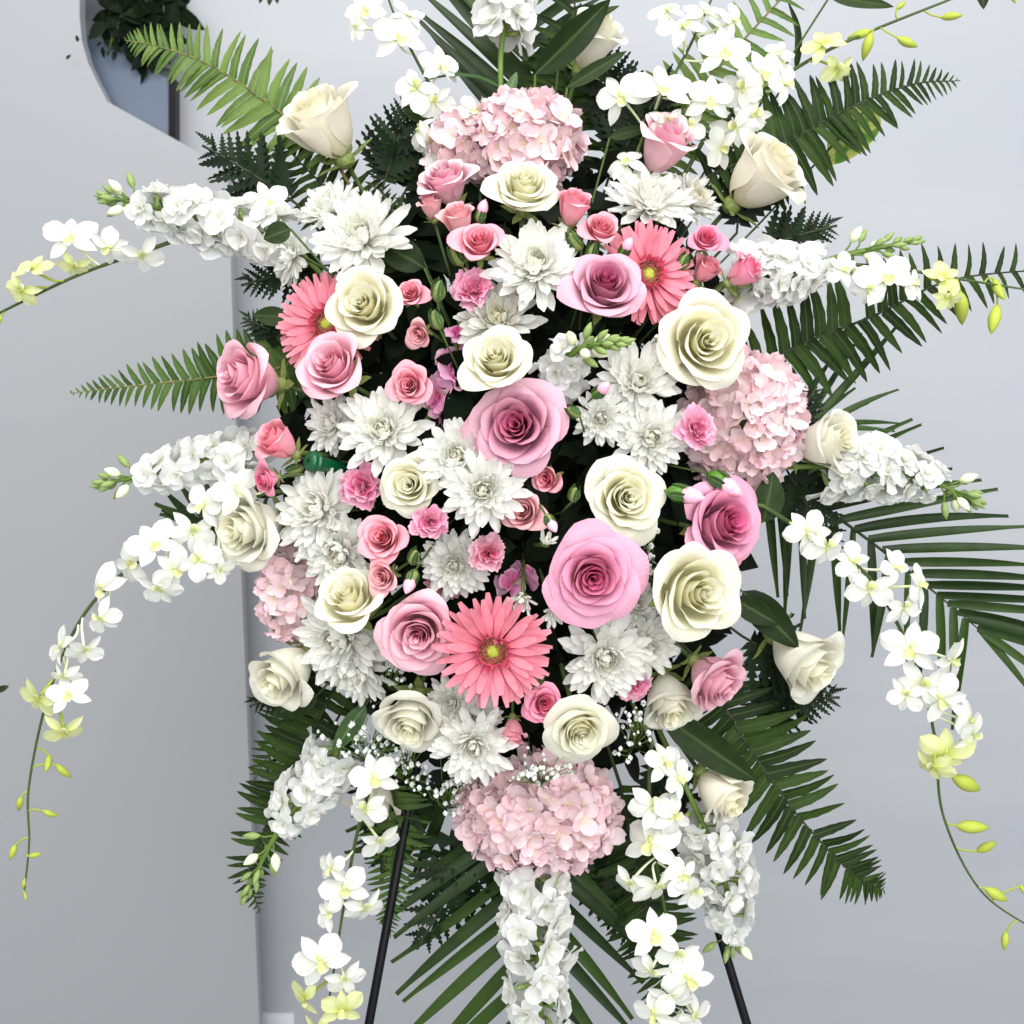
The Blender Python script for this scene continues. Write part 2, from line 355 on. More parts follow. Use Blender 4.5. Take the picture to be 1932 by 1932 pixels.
def foam():
    M = M4(P(975, 900, -.07), frame(N_)); t = thing('floral_foam', M, 'dark green floral foam cage hidden deep between the flowers', 'foam')
    def sup(a, b, c, n=14):
        vs, fs = [], []
        for j in range(n+1):
            for i in range(2*n):
                th, ph = -pi/2 + pi*j/n, 2*pi*i/(2*n); g = lambda w: math.copysign(abs(w) ** .55, w)
                vs.append((a*g(cos(th))*g(cos(ph)), b*g(cos(th))*g(sin(ph)), c*g(sin(th))))
        for j in range(n):
            for i in range(2*n): fs.append((j*2*n+i, j*2*n+(i+1) % (2*n), (j+1)*2*n+(i+1) % (2*n), (j+1)*2*n+i))
        return vs, fs
    child('foam_block', mesh('foam_block', *sup(.13, .22, .05), 'foam'), t)
    for z in (-.14, -.05, .05, .14):
        child('cage_bar', mesh('cage_bar', *tube([(-.137, z, 0), (-.132, z, .05), (0, z, .055), (.132, z, .05), (.137, z, 0)], .003, 6), 'cap'), t)
foam()
def filler():
    rnd = random.Random(11); vs, fs = [], []; n0 = [tuple(v.co) for v in FILL.vertices]; f0 = [tuple(p.vertices) for p in FILL.polygons]
    k = 0
    while k < 1500:
        a, r = rnd.uniform(0, 2*pi), sqrt(rnd.random()); x, y = 985 + 425*r*cos(a), 885 + 600*r*sin(a)
        if x < 560 and y > 990: continue
        p = P(x, y, dome(x, y) - rnd.uniform(.055, .13))
        m = M4(p, frame(look(rnd.gauss(0, .8) + (x-980)/800, rnd.gauss(0, .8) - (y-890)/900), rnd.uniform(0, 6.28)), rnd.uniform(.035, .065))
        o = len(vs); vs += [tuple(m @ Vector(v)) for v in n0]; fs += [tuple(i+o for i in f) for f in f0]; k += 1
    single('foliage', mesh('foliage', vs, fs, 'filler'), M4(Vector()), 'dark green filler foliage packed between the flowers', 'foliage', kind='stuff')
filler()

# ------------------------------------------------------------------ roses
def rose_petals(opening, N, seed, gap=0.0):
    rnd = random.Random(seed); out = []; ext = 0
    for k in range(N):
        t = k/(N-1); ph = k*2.39996 + rnd.uniform(-.15, .15)
        to = max(0, (t-.45)/.55); rr = .03 + .66*t**.92*(.74 + .26*opening); rr += gap*(-.9*t*(1-to) if t < .45 else (-.4 + 1.1*min(1, (t-.45)/.2))); rr = max(.03, rr); A = 2.0 - .92*t**.6; ztop = .36 + (.06 + .8*gap)*(1-to)*(1 - .5*t) - .32*to**1.2*opening - .05*t + rnd.uniform(-.035, .035)
        fl = (.06 + .52*opening)*to**1.4*rnd.uniform(.75, 1.2) + .01; dr = (.10 + .55*opening)*to**1.5*rnd.uniform(.6, 1.2); zb = -.86
        p1, p2, am = rnd.uniform(0, 6.28), rnd.uniform(0, 6.28), .012 + .05*t
        def f(u, v, t=t, ph=ph, rr=rr, A=A, ztop=ztop, fl=fl, dr=dr, zb=zb, p1=p1, p2=p2, am=am):
            h = 1 - .20*abs(u)**2.6 + .07*(1-abs(u))**2*to + am*.7*sin(3.1*u + p1)*t
            s = v*h; q = max(0, (s-.55)/.45)
            r = rr*(.10 + .90*sin(min(1, s*1.12)*pi/2)**(.75 if opening > .2 else .58))
            side = abs(u)**2.0
            r += fl*(q**1.7)*(1 + .25*side) + am*sin(2.6*u + p2)*q
            z = zb + (ztop-zb)*s - dr*q**2.3*(.55 + .75*side)
            w = A*(.30 + .70*sin(pi/2*min(1, v*1.55)))
            r *= (1 + .07*u)*(1 - .30*(1-to)**2*(1-t)*q)
            # the rim rolls back
            rb = max(0, (s-.86)/.14); r += (.035 + .03*t)*rb; z -= (.03 + .05*t)*rb**2
            a = ph + u*w*(1 - .06*q)
            nz = noise.noise(Vector((u*1.3 + p1*5, v*1.6, p2*3)))*.055*(.25 + t)*v
            n2 = noise.noise(Vector((u*3.1 + p2*5, v*2.2, p1*3)))*.03*(.2 + t)*q
            r += nz + n2; z += (n2 - nz*.5)
            return (r*cos(a), r*sin(a), z)
        out.append((f, t, 16 if t > .4 else 8, 11))
        for u in (-1, -.5, 0, .5, 1): 
            x, y, z = f(u, 1); ext = max(ext, sqrt(x*x+y*y))
    ext *= .865
    res = []
    for f, t, nu, nv in out:
        res.append(grid(lambda u, v, f=f: tuple(c/ext for c in f(u, v)), nu, nv, 'rose_white', t))
    return res, 1/ext
def calyx_mesh(k):
    parts = [lathe([(.02, -1.12), (.13, -1.08), (.17, -.97), (.15, -.86), (.05, -.80)], 10)]
    for i in range(5):
        a = i*2*pi/5; vs = []; rows = ((.15, -.95, .09), (.30, -.92, .11), (.46, -.86, .07), (.60, -.84, .005))
        for r, z, w in rows:
            for s in (-1, 0, 1): vs.append((r*cos(a) - s*w*sin(a), r*sin(a) + s*w*cos(a), z - .02*(s == 0)))
        fs = [(j*3+c, j*3+c+1, j*3+c+4, j*3+c+3) for j in range(3) for c in range(2)]
        parts.append((vs, fs))
    v, f = join(*parts); return mesh('calyx', [tuple(c*k for c in p) for p in v], f, 'calyx')
ROSEV = {}
for nm, op, N, sd, gp in (('bud', .14, 15, 1, .03), ('half', .27, 21, 2, .07), ('half2', .33, 24, 3, .06), ('half3', .30, 20, 12, .08), ('half4', .38, 23, 13, .05), ('open', .5, 27, 4, .08), ('open2', .62, 32, 5, .04), ('sbud', .12, 11, 6, .0), ('shalf', .26, 17, 7, .05), ('sopen', .40, 20, 8, .03)):
    ps, k = rose_petals(op, N, sd, gp); ROSEV[nm] = (ps, calyx_mesh(k), k)
def rose(x, y, dia, lean, var, mat, label, dz=0.0, roll=None, name='rose', group=None, cat='rose', asp=1.0):
    ps, cal, k = ROSEV[var]; rnd = random.Random(int(x*7 + y*13))
    d = dome(x, y) + dz; ax = look(*(lean if lean else lean_of(x, y)))
    s = M_(dia)/2*(D-d)/D
    loc = P(x, y, d) + ax*(.30*k*s)
    rot = frame(ax, rnd.uniform(0, 6.28) if roll is None else roll)
    t = thing(name, M4(loc, rot, (s, s, s*asp)), label, cat, group)
    for p in ps: child('petal', with_mat(p, mat), t)
    child('calyx', cal, t)
    base = loc - ax*(1.1*k*s*asp); stem_to_core(t, base, ax, .0028 if s > .03 else .0016, x, y)
    return t

WG, PG, SG = 'white and cream roses of the spray', 'pink and mauve roses of the spray', 'small spray roses'
for a in (
    (618, 246, 168, (-.65, 1.05), 'bud', 'rose_cream', 'cream rose bud highest on the left, in front of the light green fern', -.0, WG, .92),
    (1428, 340, 168, (.95, .85), 'bud', 'rose_cream', 'plump cream rose at upper right below the dark fern', 0, WG, .95),
    (1118, 82, 116, (.7, 1.1), 'bud', 'rose_white', 'white rose at the top edge behind a broad green leaf', -.02, WG, 1.1),
    (988, 366, 142, (.05, .55), 'half2', 'rose_yellow', 'ivory rose in front of the topmost pink hydrangea', .035, WG, 1),
    (692, 582, 140, (-.15, .1), 'half', 'rose_yellow', 'ivory rose overlapping the gerbera on the left', .02, WG, 1),
    (938, 685, 146, (-.12, .30), 'half2', 'rose_yellow', 'ivory rose above the big mauve rose in the middle', .03, WG, 1),
    (1322, 648, 172, (.12, -.05), 'half', 'rose_yellow', 'large ivory rose to the left of and above the right hydrangea', .05, WG, 1),
    (776, 915, 128, (-.05, 0), 'half2', 'rose_yellow', 'ivory rose beside the bright pink carnation left of centre', .005, WG, 1),
    (1178, 940, 164, (.1, .05), 'open', 'rose_yellow', 'open ivory rose directly above the large orchid pink rose', .0, WG, 1),
    (1300, 1118, 178, (.35, .0), 'half', 'rose_yellow', 'ivory rose below the pink rose on the right', .06, WG, 1),
    (486, 992, 160, (-.7, -.2), 'half', 'rose_white', 'white rose at the left rim beside the trailing orchids', .03, WG, 1.05),
    (664, 1140, 132, (-.25, .75), 'half', 'rose_yellow', 'white rose sunk among white chrysanthemums at lower left', .045, WG, 1),
    (545, 1262, 138, (-.6, -.6), 'bud', 'rose_white', 'white rose bud at lower left beneath the small hydrangea', .02, WG, 1),
    (1503, 1238, 152, (.8, -.75), 'bud', 'rose_white', 'drooping white rose at the lower right by the palm', .02, WG, 1),
    (780, 1343, 138, (-.15, -.7), 'half', 'rose_white', 'white rose facing down left of the lowest gerbera', .015, WG, 1),
    (1092, 1368, 146, (.15, -.4), 'open2', 'rose_yellow', 'ruffled ivory rose resting on the lowest hydrangea', .05, WG, 1),
    (1262, 1312, 122, (.2, -1.0), 'bud', 'rose_white', 'small white rose squeezed beside the lowest pink rose', .0, WG, 1),
    (1354, 1490, 116, (.9, -.9), 'bud', 'rose_cream', 'cream rose seen from behind above the lower right stock', .015, WG, 1),
    (1548, 836, 136, (.9, .15), 'bud', 'rose_white', 'white rose to the right of the right hydrangea', .03, WG, 1),
    (712, 1495, 108, (-.3, -1.3), 'bud', 'rose_cream', 'pale peach rose hidden behind the lower left stock', -.05, WG, 1),
    (480, 716, 148, (-.85, .1), 'half', 'rose_pink', 'pink rose at the far left in front of the mid left fern', .045, PG, 1.05),
    (638, 700, 134, (-.35, .35), 'half', 'rose_pink', 'pink rose tucked under the left gerbera', .035, PG, 1),
    (845, 355, 122, (-.45, 1.0), 'half', 'rose_blush', 'blush rose with pink heart beside the topmost hydrangea', .02, PG, 1),
    (1252, 280, 122, (.5, .95), 'bud', 'rose_blush', 'two tone pink rose at the upper right below orchids', 0, PG, 1.1),
    (1340, 1274, 124, (.85, -.75), 'half', 'rose_pink', 'lowest pink rose, at the lower right rim', .04, PG, 1),
    (795, 1188, 150, (-.1, -.15), 'half2', 'rose_pink', 'deep pink rose immediately left of the lowest gerbera', .015, PG, 1),
    (1140, 550, 162, (.05, .35), 'half2', 'rose_mauve', 'mauve rose against the right gerbera', .03, PG, 1),
    (978, 808, 196, (-.12, .05), 'open', 'rose_mauve', 'big open mauve rose in the very middle', -.005, PG, 1),
    (1115, 1087, 196, (.02, -.05), 'open2', 'rose_orchidpink', 'largest orchid pink rose, wide open, lower middle', .015, PG, 1),
    (1352, 990, 186, (.45, .1), 'open', 'rose_orchidpink', 'open pink rose on the right below the hydrangea', .035, PG, 1)):
    v = a[4] if (int(a[0]) % 2 or a[4] not in ('half', 'half2')) else {'half': 'half3', 'half2': 'half4'}[a[4]]
    rose(*a[:4], v, *a[5:7], dz=a[7], group=a[8], asp=a[9])
for a in (
    (776, 557, 66, (-.1, .2), 'shalf', 'spray_coral', 'small coral spray rose right of the left ivory rose', .0),
    (794, 627, 60, (-.4, -.5), 'shalf', 'spray_peach', 'small peach spray rose below a coral one on the left', .0),
    (774, 728, 80, (-.1, 0), 'sopen', 'spray_coral', 'coral spray rose left of the middle ivory rose', .0),
    (905, 465, 98, (.0, .4), 'shalf', 'spray_coral', 'large coral spray rose beneath the top ivory rose', .035),
    (866, 420, 66, (-.2, 1.3), 'sbud', 'spray_peach', 'half hidden peach spray rose under the blush rose', .03),
    (1079, 396, 72, (.35, 1.3), 'sbud', 'spray_coral', 'coral spray rose standing right of the top ivory rose', .04),
    (1133, 438, 82, (.2, .5), 'shalf', 'spray_coral', 'coral spray rose left of the right gerbera tip', .035),
    (1330, 456, 72, (.1, .3), 'shalf', 'spray_pink', 'pink spray rose right of the right gerbera', .045),
    (1330, 513, 54, (.8, .9), 'sbud', 'spray_coral', 'closed pink spray rose under another, right of the gerbera', .03),
    (1400, 517, 66, (1.3, .8), 'sbud', 'spray_pink', 'pointed pink spray rose against the right white stock', .06),
    (530, 836, 80, (-.9, .8), 'sbud', 'spray_coral', 'side on coral spray rose at the left by the green cap', .06),
    (508, 904, 66, (-.9, -.3), 'shalf', 'spray_pink', 'pink spray rose above the left rim white rose', .075),
    (725, 1018, 90, (-.15, .2), 'sopen', 'spray_coral', 'open coral spray rose, upper of the pair at lower left', .02),
    (727, 1086, 74, (-.35, -.1), 'shalf', 'spray_peach', 'peach spray rose, lower of the pair at lower left', .03),
    (990, 967, 90, (-.3, .1), 'shalf', 'spray_peach', 'peach spray rose right of the central chrysanthemum', -.015),
    (1035, 903, 54, (-.4, -.1), 'sbud', 'spray_coral', 'tiny coral spray rose below the big mauve rose', -.01),
    (1026, 1328, 74, (.05, .1), 'sopen', 'spray_pink', 'pink spray rose right beneath the lowest gerbera', .03),
    (967, 1377, 52, (.0, -1.8), 'sbud', 'spray_coral', 'slim pink spray rose hanging above the lowest hydrangea', .02),
    (815, 392, 50, (-.3, 1.6), 'sbud', 'spray_peach', 'peach rosebud left below the blush rose', .02)):
    rose(a[0], a[1], a[2]*1.1, *a[3:7], dz=a[7], name='spray_rose', group=SG, cat='spray rose')

# ------------------------------------------------------------------ gerberas
GP = [grid(lambda u, v, c=c, wd=wd: (u*wd/2*(sin(pi*min(.94, max(.1, v**1.3)))**.5)*(.55 + .45*min(1, v*2)), v, c*v*v - .10*v + .16*(u*wd)**2*2 + .008*cos(u*7)), 4, 7, 'gerbera', .8) for c, wd in ((.12, .17), (-.02, .19), (.2, .15))]
GI = grid(lambda u, v: (u*.035*(sin(pi*min(.99, v**1.2))**.5), v, .3*v*v), 2, 4, 'gerbera', .0)
def gerbera(x, y, dia, lean, label, dz=0.0):
    rnd = random.Random(int(x)); d = dome(x, y) + dz; s = M_(dia)/2*(D-d)/D; ax = look(*lean)
    t = thing('gerbera', M4(P(x, y, d), frame(ax, rnd.uniform(0, 6)), s), label, 'gerbera', 'pink gerberas')
    for n_, L, el, z, r0 in ((27, .80, 4, -.03, .2), (25, .74, 10, .0, .2), (19, .58, 17, .025, .2)):
        for i in range(n_):
            a = 2*pi*(i + rnd.uniform(-.22, .22))/n_
            M = Matrix.Rotation(a, 4, 'Z') @ Matrix.Translation((0, r0, z)) @ Matrix.Rotation(radians(el + rnd.uniform(-6, 6)), 4, 'X') @ Matrix.Rotation(rnd.uniform(-.3, .3), 4, 'Y') @ Matrix.Diagonal((.9, L*rnd.uniform(.92, 1.04), .6, 1))
            child('petal', rnd.choice(GP), t, M)
    for i in range(44):
        a = 2*pi*(i + rnd.uniform(-.3, .3))/44
        M = Matrix.Rotation(a, 4, 'Z') @ Matrix.Translation((0, rnd.uniform(.19, .25), .035)) @ Matrix.Rotation(radians(rnd.uniform(25, 60)), 4, 'X') @ Matrix.Diagonal((1, rnd.uniform(.12, .22), .4, 1))
        child('inner_petal', GI, t, M)
    child('disc', mesh('disc', *lathe([(.23, -.05), (.25, .02), (.22, .06), (.13, .075), (.10, .06)], 24), 'gring'), t)
    child('eye', mesh('eye', *lathe([(.115, .05), (.11, .075), (.07, .095), (.001, .10)], 16), 'gdisc'), t)
    st, po = [], []
    cone = lambda p, r, h: ([(p[0]+r, p[1], p[2]), (p[0]-r*.5, p[1]+r*.87, p[2]), (p[0]-r*.5, p[1]-r*.87, p[2]), (p[0], p[1], p[2]+h)], [(0, 1, 3), (1, 2, 3), (2, 0, 3)])
    for i in range(150):
        a, r = rnd.uniform(0, 6.28), rnd.uniform(.12, .25); st.append(cone((r*cos(a), r*sin(a), .045), .013, rnd.uniform(.05, .09)))
        if i % 2: po.append(cone((r*1.05*cos(a), r*1.05*sin(a), .085), .014, .02))
    for i in range(90):
        a, r = rnd.uniform(0, 6.28), .1*sqrt(rnd.random()); st.append(cone((r*cos(a), r*sin(a), .08), .011, .022))
    child('stamens', mesh('stamens', *join(*st), 'gring', None, False), t, None, 'stuff')
    child('pollen', mesh('pollen', *join(*po), 'gpollen', None, False), t, None, 'stuff')
    child('calyx', mesh('calyx', *lathe([(.26, -.06), (.2, -.16), (.07, -.22), (.05, -.26)], 14), 'calyx'), t)
    stem_to_core(t, P(x, y, d) - ax*s*.25, ax, .003, x, y)
gerbera(618, 612, 208, (-.30, .05), 'pink gerbera on the left partly covered by an ivory rose', .012)
gerbera(1222, 518, 208, (.35, .12), 'pink gerbera on the right partly covered by the mauve rose', .005)
gerbera(930, 1228, 226, (-.02, -.12), 'coral pink gerbera seen full face low in the middle', .035)

# ------------------------------------------------------------------ chrysanthemums
MP = [grid(lambda u, v, c=c, ch=ch: (u*.078*(.45 + .55*min(1, v*1.6))*(sin(pi*min(.992, max(.04, v)**1.7))**.42 if v > .35 else .93), v*(1 - .12*c*v), c*v**2.4 + ch*(u*u)*.06*(1-v*.3)), 4, 6, 'mum', .5) for c, ch in ((.10, 1.2), (.25, 1.5), (.45, 1.4), (-.05, .8))]
MPT = {}
def mum_petal(k, t, mat):
    tq = round(t*5)/5; key = (k, tq, mat)
    if key not in MPT:
        c = with_mat(MP[k], mat).copy(); a = c.attributes['pc']
        for i, v in enumerate(a.data): col = v.color; v.color = (tq, col[1], col[2], 1)
        MPT[key] = c
    return MPT[key]
PISTIL = mesh('pistil', *lathe([(.10, .0), (.09, .07), (.05, .1), (.001, .11)], 10), 'pistil')
MCAL = mesh('calyx', *lathe([(.32, -.01), (.2, -.13), (.06, -.2), (.04, -.24)], 12), 'calyx')
def mum(x, y, dia, lean, label, dz=0.0, mat='mum', N=124, half=0.0, name='chrysanthemum'):
    rnd = random.Random(int(x*3 + y)); d = dome(x, y) + dz; s = M_(dia)/2*(D-d)/D*1.19; ax = look(*(lean or lean_of(x, y)))
    t = thing(name, M4(P(x, y, d) - ax*s*.15, frame(ax, rnd.uniform(0, 6)), s), label, 'chrysanthemum', 'white chrysanthemums')
    for k in range(N):
        q = (k + .5)/N; a = k*2.39996 + rnd.uniform(-.2, .2)
        el = 84 - 86*q**.85 + rnd.uniform(-10, 10) + half*55*q; L = (.20 + .82*q**.75)*rnd.uniform(.88, 1.08)
        M = Matrix.Rotation(a, 4, 'Z') @ Matrix.Translation((0, .05 + .13*q, .10*(1-q))) @ Matrix.Rotation(radians(el), 4, 'X') @ Matrix.Rotation(rnd.uniform(-.35, .35), 4, 'Y') @ Matrix.Diagonal((1.05 + .5*q, L*.88, L, 1))
        child('petal', mum_petal(rnd.choice((0, 1, 1, 2) if q < .6 else (0, 0, 1, 3)), q, mat), t, M)
    child('pistil', PISTIL, t); child('calyx', MCAL, t)
    stem_to_core(t, P(x, y, d) - ax*s*.35, ax, .002, x, y)
for a in (
    (682, 445, 168, (-.2, .45), 'large white chrysanthemum upper left above the gerbera', .03),
    (622, 392, 118, (-.5, .9), 'white chrysanthemum at upper left just under the cream rose bud', .0),
    (545, 482, 104, (-1.3, -.4), 'side on white chrysanthemum touching the upper left stock', .02),
    (1012, 500, 160, (0, .3), 'white chrysanthemum at upper centre between coral spray roses', .015),
    (1228, 378, 150, (.15, .9), 'white chrysanthemum right below the two tone pink rose', .01),
    (1308, 376, 98, (.7, .5), 'creamy white chrysanthemum beside the upper right cream rose', -.015, 'mum_cream'),
    (940, 602, 140, (-.1, .3), 'cream centred chrysanthemum peeking above the middle ivory rose', -.02, 'mum_cream'),
    (1203, 720, 142, (.15, .1), 'white chrysanthemum right of the central white stock', .0),
    (1133, 790, 96, (.0, -.3), 'small white chrysanthemum just right of the mauve rose', -.01),
    (1230, 825, 126, (.1, -.1), 'white chrysanthemum above the open ivory rose', .005),
    (722, 810, 156, (-.15, .25), 'white chrysanthemum at left centre below the coral spray rose', .005),
    (625, 800, 104, (-.6, .1), 'small white chrysanthemum at left by the green cap', .0),
    (862, 860, 136, (-.1, .2), 'white chrysanthemum touching the big mauve rose from the left', .0),
    (912, 925, 144, (0, -.05), 'pale centred chrysanthemum in the middle below the mauve rose', .01),
    (598, 962, 156, (-.45, .2), 'white chrysanthemum right of the left rim white rose', .02),
    (640, 1045, 146, (-.35, -.2), 'white chrysanthemum left of the coral spray rose pair', .01),
    (640, 1205, 166, (-.5, -.2), 'white chrysanthemum at lower left under the sunk white rose', .02),
    (672, 1268, 124, (-.4, -.6), 'lowest left white chrysanthemum, hanging above baby breath', .01),
    (725, 1225, 70, (-.3, .0), 'small white chrysanthemum peeking out left of the deep pink rose', -.02),
    (858, 1065, 122, (-.05, -.1), 'white chrysanthemum between pink carnations at lower centre', -.03),
    (1142, 1242, 156, (.05, -.25), 'white chrysanthemum below the largest orchid pink rose', .01),
    (1222, 1222, 112, (.35, -.2), 'white chrysanthemum left of the lowest pink rose', -.005),
    (1198, 1140, 96, (.4, .2), 'white chrysanthemum half hidden right of the largest rose', -.03),
    (893, 1408, 134, (-.05, -.2), 'white chrysanthemum on the upper left of the lowest hydrangea', .04),
    (852, 1325, 96, (-.3, .1), 'white chrysanthemum behind the lower edge of the gerbera', -.0),
    (905, 1352, 80, (.1, .2), 'small white chrysanthemum wedged below the gerbera', -.01)):
    mum(*a)
mum(1030, 1022, 52, (.4, .8), 'half open white chrysanthemum bud by the orchid pink rose', -.0, N=34, half=.9)
mum(985, 1132, 70, (-.1, -.5), 'half open white chrysanthemum just above the gerbera', .02, N=40, half=.8)
mum(1045, 1155, 66, (.3, -.7), 'small drooping white chrysanthemum right of the gerbera top', .005, N=40, half=.6)

# ------------------------------------------------------------------ carnations, buds
def ruffle_petal(L, W, seed, mat, amp=.1, nu=8, nv=5, t=.5, teeth=.05, curl=.0):
    r = random.Random(seed); p = [r.uniform(0, 6.28) for _ in range(4)]
    def f(u, v):
        w = W/2*(.18 + .82*sin(pi/2*min(1, v*1.15))); h = 1 - .28*u*u + teeth*sin(u*13 + p[3])*(v > .9)
        return (u*w, L*v*h, amp*v*v*(sin(u*3.2 + p[0]) + .5*sin(u*6.5 + p[1])) + .12*u*u*v + curl*v*v)
    return grid(f, nu, nv, mat, t)
RP = [[ruffle_petal(1, .95, s, 'carnation', .13, t=tt) for s in range(4)] for tt in (.1, .45, .9)]
CCAL = mesh('calyx', *lathe([(.06, -1.15), (.17, -1.05), (.20, -.7), (.17, -.25), (.1, -.2)], 10), 'bud_deep')
def carnation(x, y, dia, lean, label, dz=0.0, mat='carnation', n=24):
    rnd = random.Random(int(x+y)); d = dome(x, y) + dz; s = M_(dia)/2*(D-d)/D*1.02; ax = look(*(lean or lean_of(x, y)))
    t = thing('carnation', M4(P(x, y, d) - ax*s*.3, frame(ax, rnd.uniform(0, 6)), s), label, 'carnation', 'small pink carnations')
    for k in range(n):
        q = (k+.5)/n; el = 80 - 70*q + rnd.uniform(-12, 12); L = (.62 + .36*q)*rnd.uniform(.9, 1.1)
        M = Matrix.Rotation(k*2.39996, 4, 'Z') @ Matrix.Translation((0, .06, -.1)) @ Matrix.Rotation(radians(el), 4, 'X') @ Matrix.Rotation(rnd.uniform(-.5, .5), 4, 'Y') @ Matrix.Diagonal((.75 + .15*q, L, .9, 1))
        child('petal', with_mat(RP[min(2, int(q*3))][rnd.randrange(4)], mat), t, M)
    child('calyx', CCAL, t); stem_to_core(t, P(x, y, d) - ax*s*1.4, ax, .0015, x, y)
for a in ((890, 542, 92, (-.1, .25), 'bright pink carnation below the large coral spray rose', .005),
          (678, 917, 98, (-.2, .05), 'bright pink carnation left of the ivory rose at left centre', .015),
          (810, 986, 78, (-.05, -.05), 'small pink carnation below the ivory rose at left centre', .02),
          (922, 1045, 82, (0, 0), 'soft pink carnation in the lower middle above the gerbera', -.005, 'carnation_pale'),
          (1318, 808, 90, (.3, .1), 'pink carnation sitting on the left side of the right hydrangea', .055),
          (1197, 1292, 82, (.1, -.5), 'pink carnation beneath the lower right chrysanthemums', -.005),
          (838, 1098, 84, (-.1, .0), 'deep set pink carnation just above the deep pink rose', -.05, 'carnation_pale')):
    carnation(*a)
def ellipsoid(L, W, bend=0.0, n=7, seg=8):
    """an egg along +y from the origin"""
    vs, fs = [], []
    for j in range(n+1):
        v = j/n; r = W/2*(sin(pi*min(.995, max(.02, v**.85)))**.75)
        for k in range(seg): vs.append((r*cos(2*pi*k/seg), L*v, r*sin(2*pi*k/seg) + bend*L*v*v))
    for j in range(n):
        for k in range(seg): fs.append((j*seg+k, j*seg+(k+1) % seg, (j+1)*seg+(k+1) % seg, (j+1)*seg+k))
    return vs, fs
def aim(dirv, roll=0.0):
    """y along dirv, z as near to the camera as can be"""
    y = Vector(dirv).normalized(); z = N_ - y*N_.dot(y)
    z = z.normalized() if z.length > .05 else U_; x = y.cross(z)
    return Matrix((x, y, z)).transposed() @ Matrix.Rotation(roll, 3, 'Y')
def sdir(ang, toward=0.0):
    a = radians(ang); return (R_*cos(a) + U_*sin(a) + N_*toward).normalized()
MT['bud_pink'] = plain_mat('bud_pink', S(238,164,190), S(242,190,208), rough=.5)
BUDS = mesh('bud_tip', *ellipsoid(1, .5), 'bud_pink'); BUDG = mesh('bud_cup', *ellipsoid(1, .5), 'bud_deep'); BUDC = mesh('bud_cup', *ellipsoid(1, .52), 'calyx')
def flower_bud(x, y, L, ang, tow, label, cup, tip, dz=0.0, name='carnation_bud', cat='bud', group='closed buds'):
    d = dome(x, y) + dz; s = M_(L); dv = sdir(ang, tow)
    t = thing(name, M4(P(x, y, d), aim(dv), s), label, cat, group)
    child('bud_cup', cup, t, Matrix.Translation((0, -.5, 0)) @ Matrix.Diagonal((1, .8, 1, 1)))
    if tip: child('bud_tip', with_mat(BUDS, tip), t, Matrix.Translation((0, -.15, 0)) @ Matrix.Diagonal((1, .8, 1, 1)))
    for i in range(4):
        a = i*pi/2 + .4
        child('sepal', LEAF_M, t, Matrix.Rotation(a, 4, 'Y') @ Matrix.Translation((0, -.35, .24)) @ Matrix.Diagonal((.6, .75, .5, 1)))
    stem_to_core(t, P(x, y, d) - dv*s*.45, dv, .0011, x, y)
flower_bud(1132, 738, 42, 40, 1.0, 'pink carnation bud in the centre by the white stock', BUDG, 'bud_pink', .02)
flower_bud(1180, 470, 40, 60, 1.0, 'pink carnation bud left of the right gerbera', BUDG, 'bud_pink', .05)
flower_bud(1288, 932, 62, -12, .5, 'green cupped pink carnation bud above the right pink rose', BUDG, 'bud_pink', .05)
flower_bud(1362, 910, 66, -35, .4, 'green cupped carnation bud between hydrangea and pink rose', BUDG, 'bud_pink', .05)
for x, y, L, an, tw, lb in ((1080, 776, 38, 150, .6, 'green bud right of the big mauve rose'), (1084, 930, 40, 80, .8, 'rosebud left of the open ivory rose'),
        (828, 545, 50, 80, .5, 'green rosebud near the coral spray rose on the left'), (822, 600, 46, 110, .5, 'second green rosebud down from the left coral spray rose'),
        (860, 478, 52, 120, .5, 'green rosebud left of the large coral spray rose'), (1118, 472, 44, 80, .6, 'dark green rosebud under the right coral spray rose'),
        (1083, 452, 50, 130, .5, 'pointed green rosebud below the top ivory rose'), (1290, 492, 44, 70, .6, 'green rosebud touching the right gerbera petals'),
        (782, 1048, 42, 70, .7, 'green rosebud beside the open coral spray rose'), (776, 1094, 44, 250, .6, 'green rosebud beside the lower peach spray rose'),
        (1016, 1280, 40, 60, .7, 'green rosebud on the lower right petals of the gerbera'), (553, 888, 44, 200, .4, 'green rosebud between the two left spray roses'),
        (1038, 985, 36, 300, .7, 'brown green rosebud by the central peach spray rose'), (908, 402, 40, 70, .5, 'peach tipped rosebud beside the topmost ivory rose')):
    flower_bud(x, y, L, an, tw, lb, BUDC, 'bud_pink' if 'brown' in lb or 'peach' in lb else None, .03, 'rose_bud')

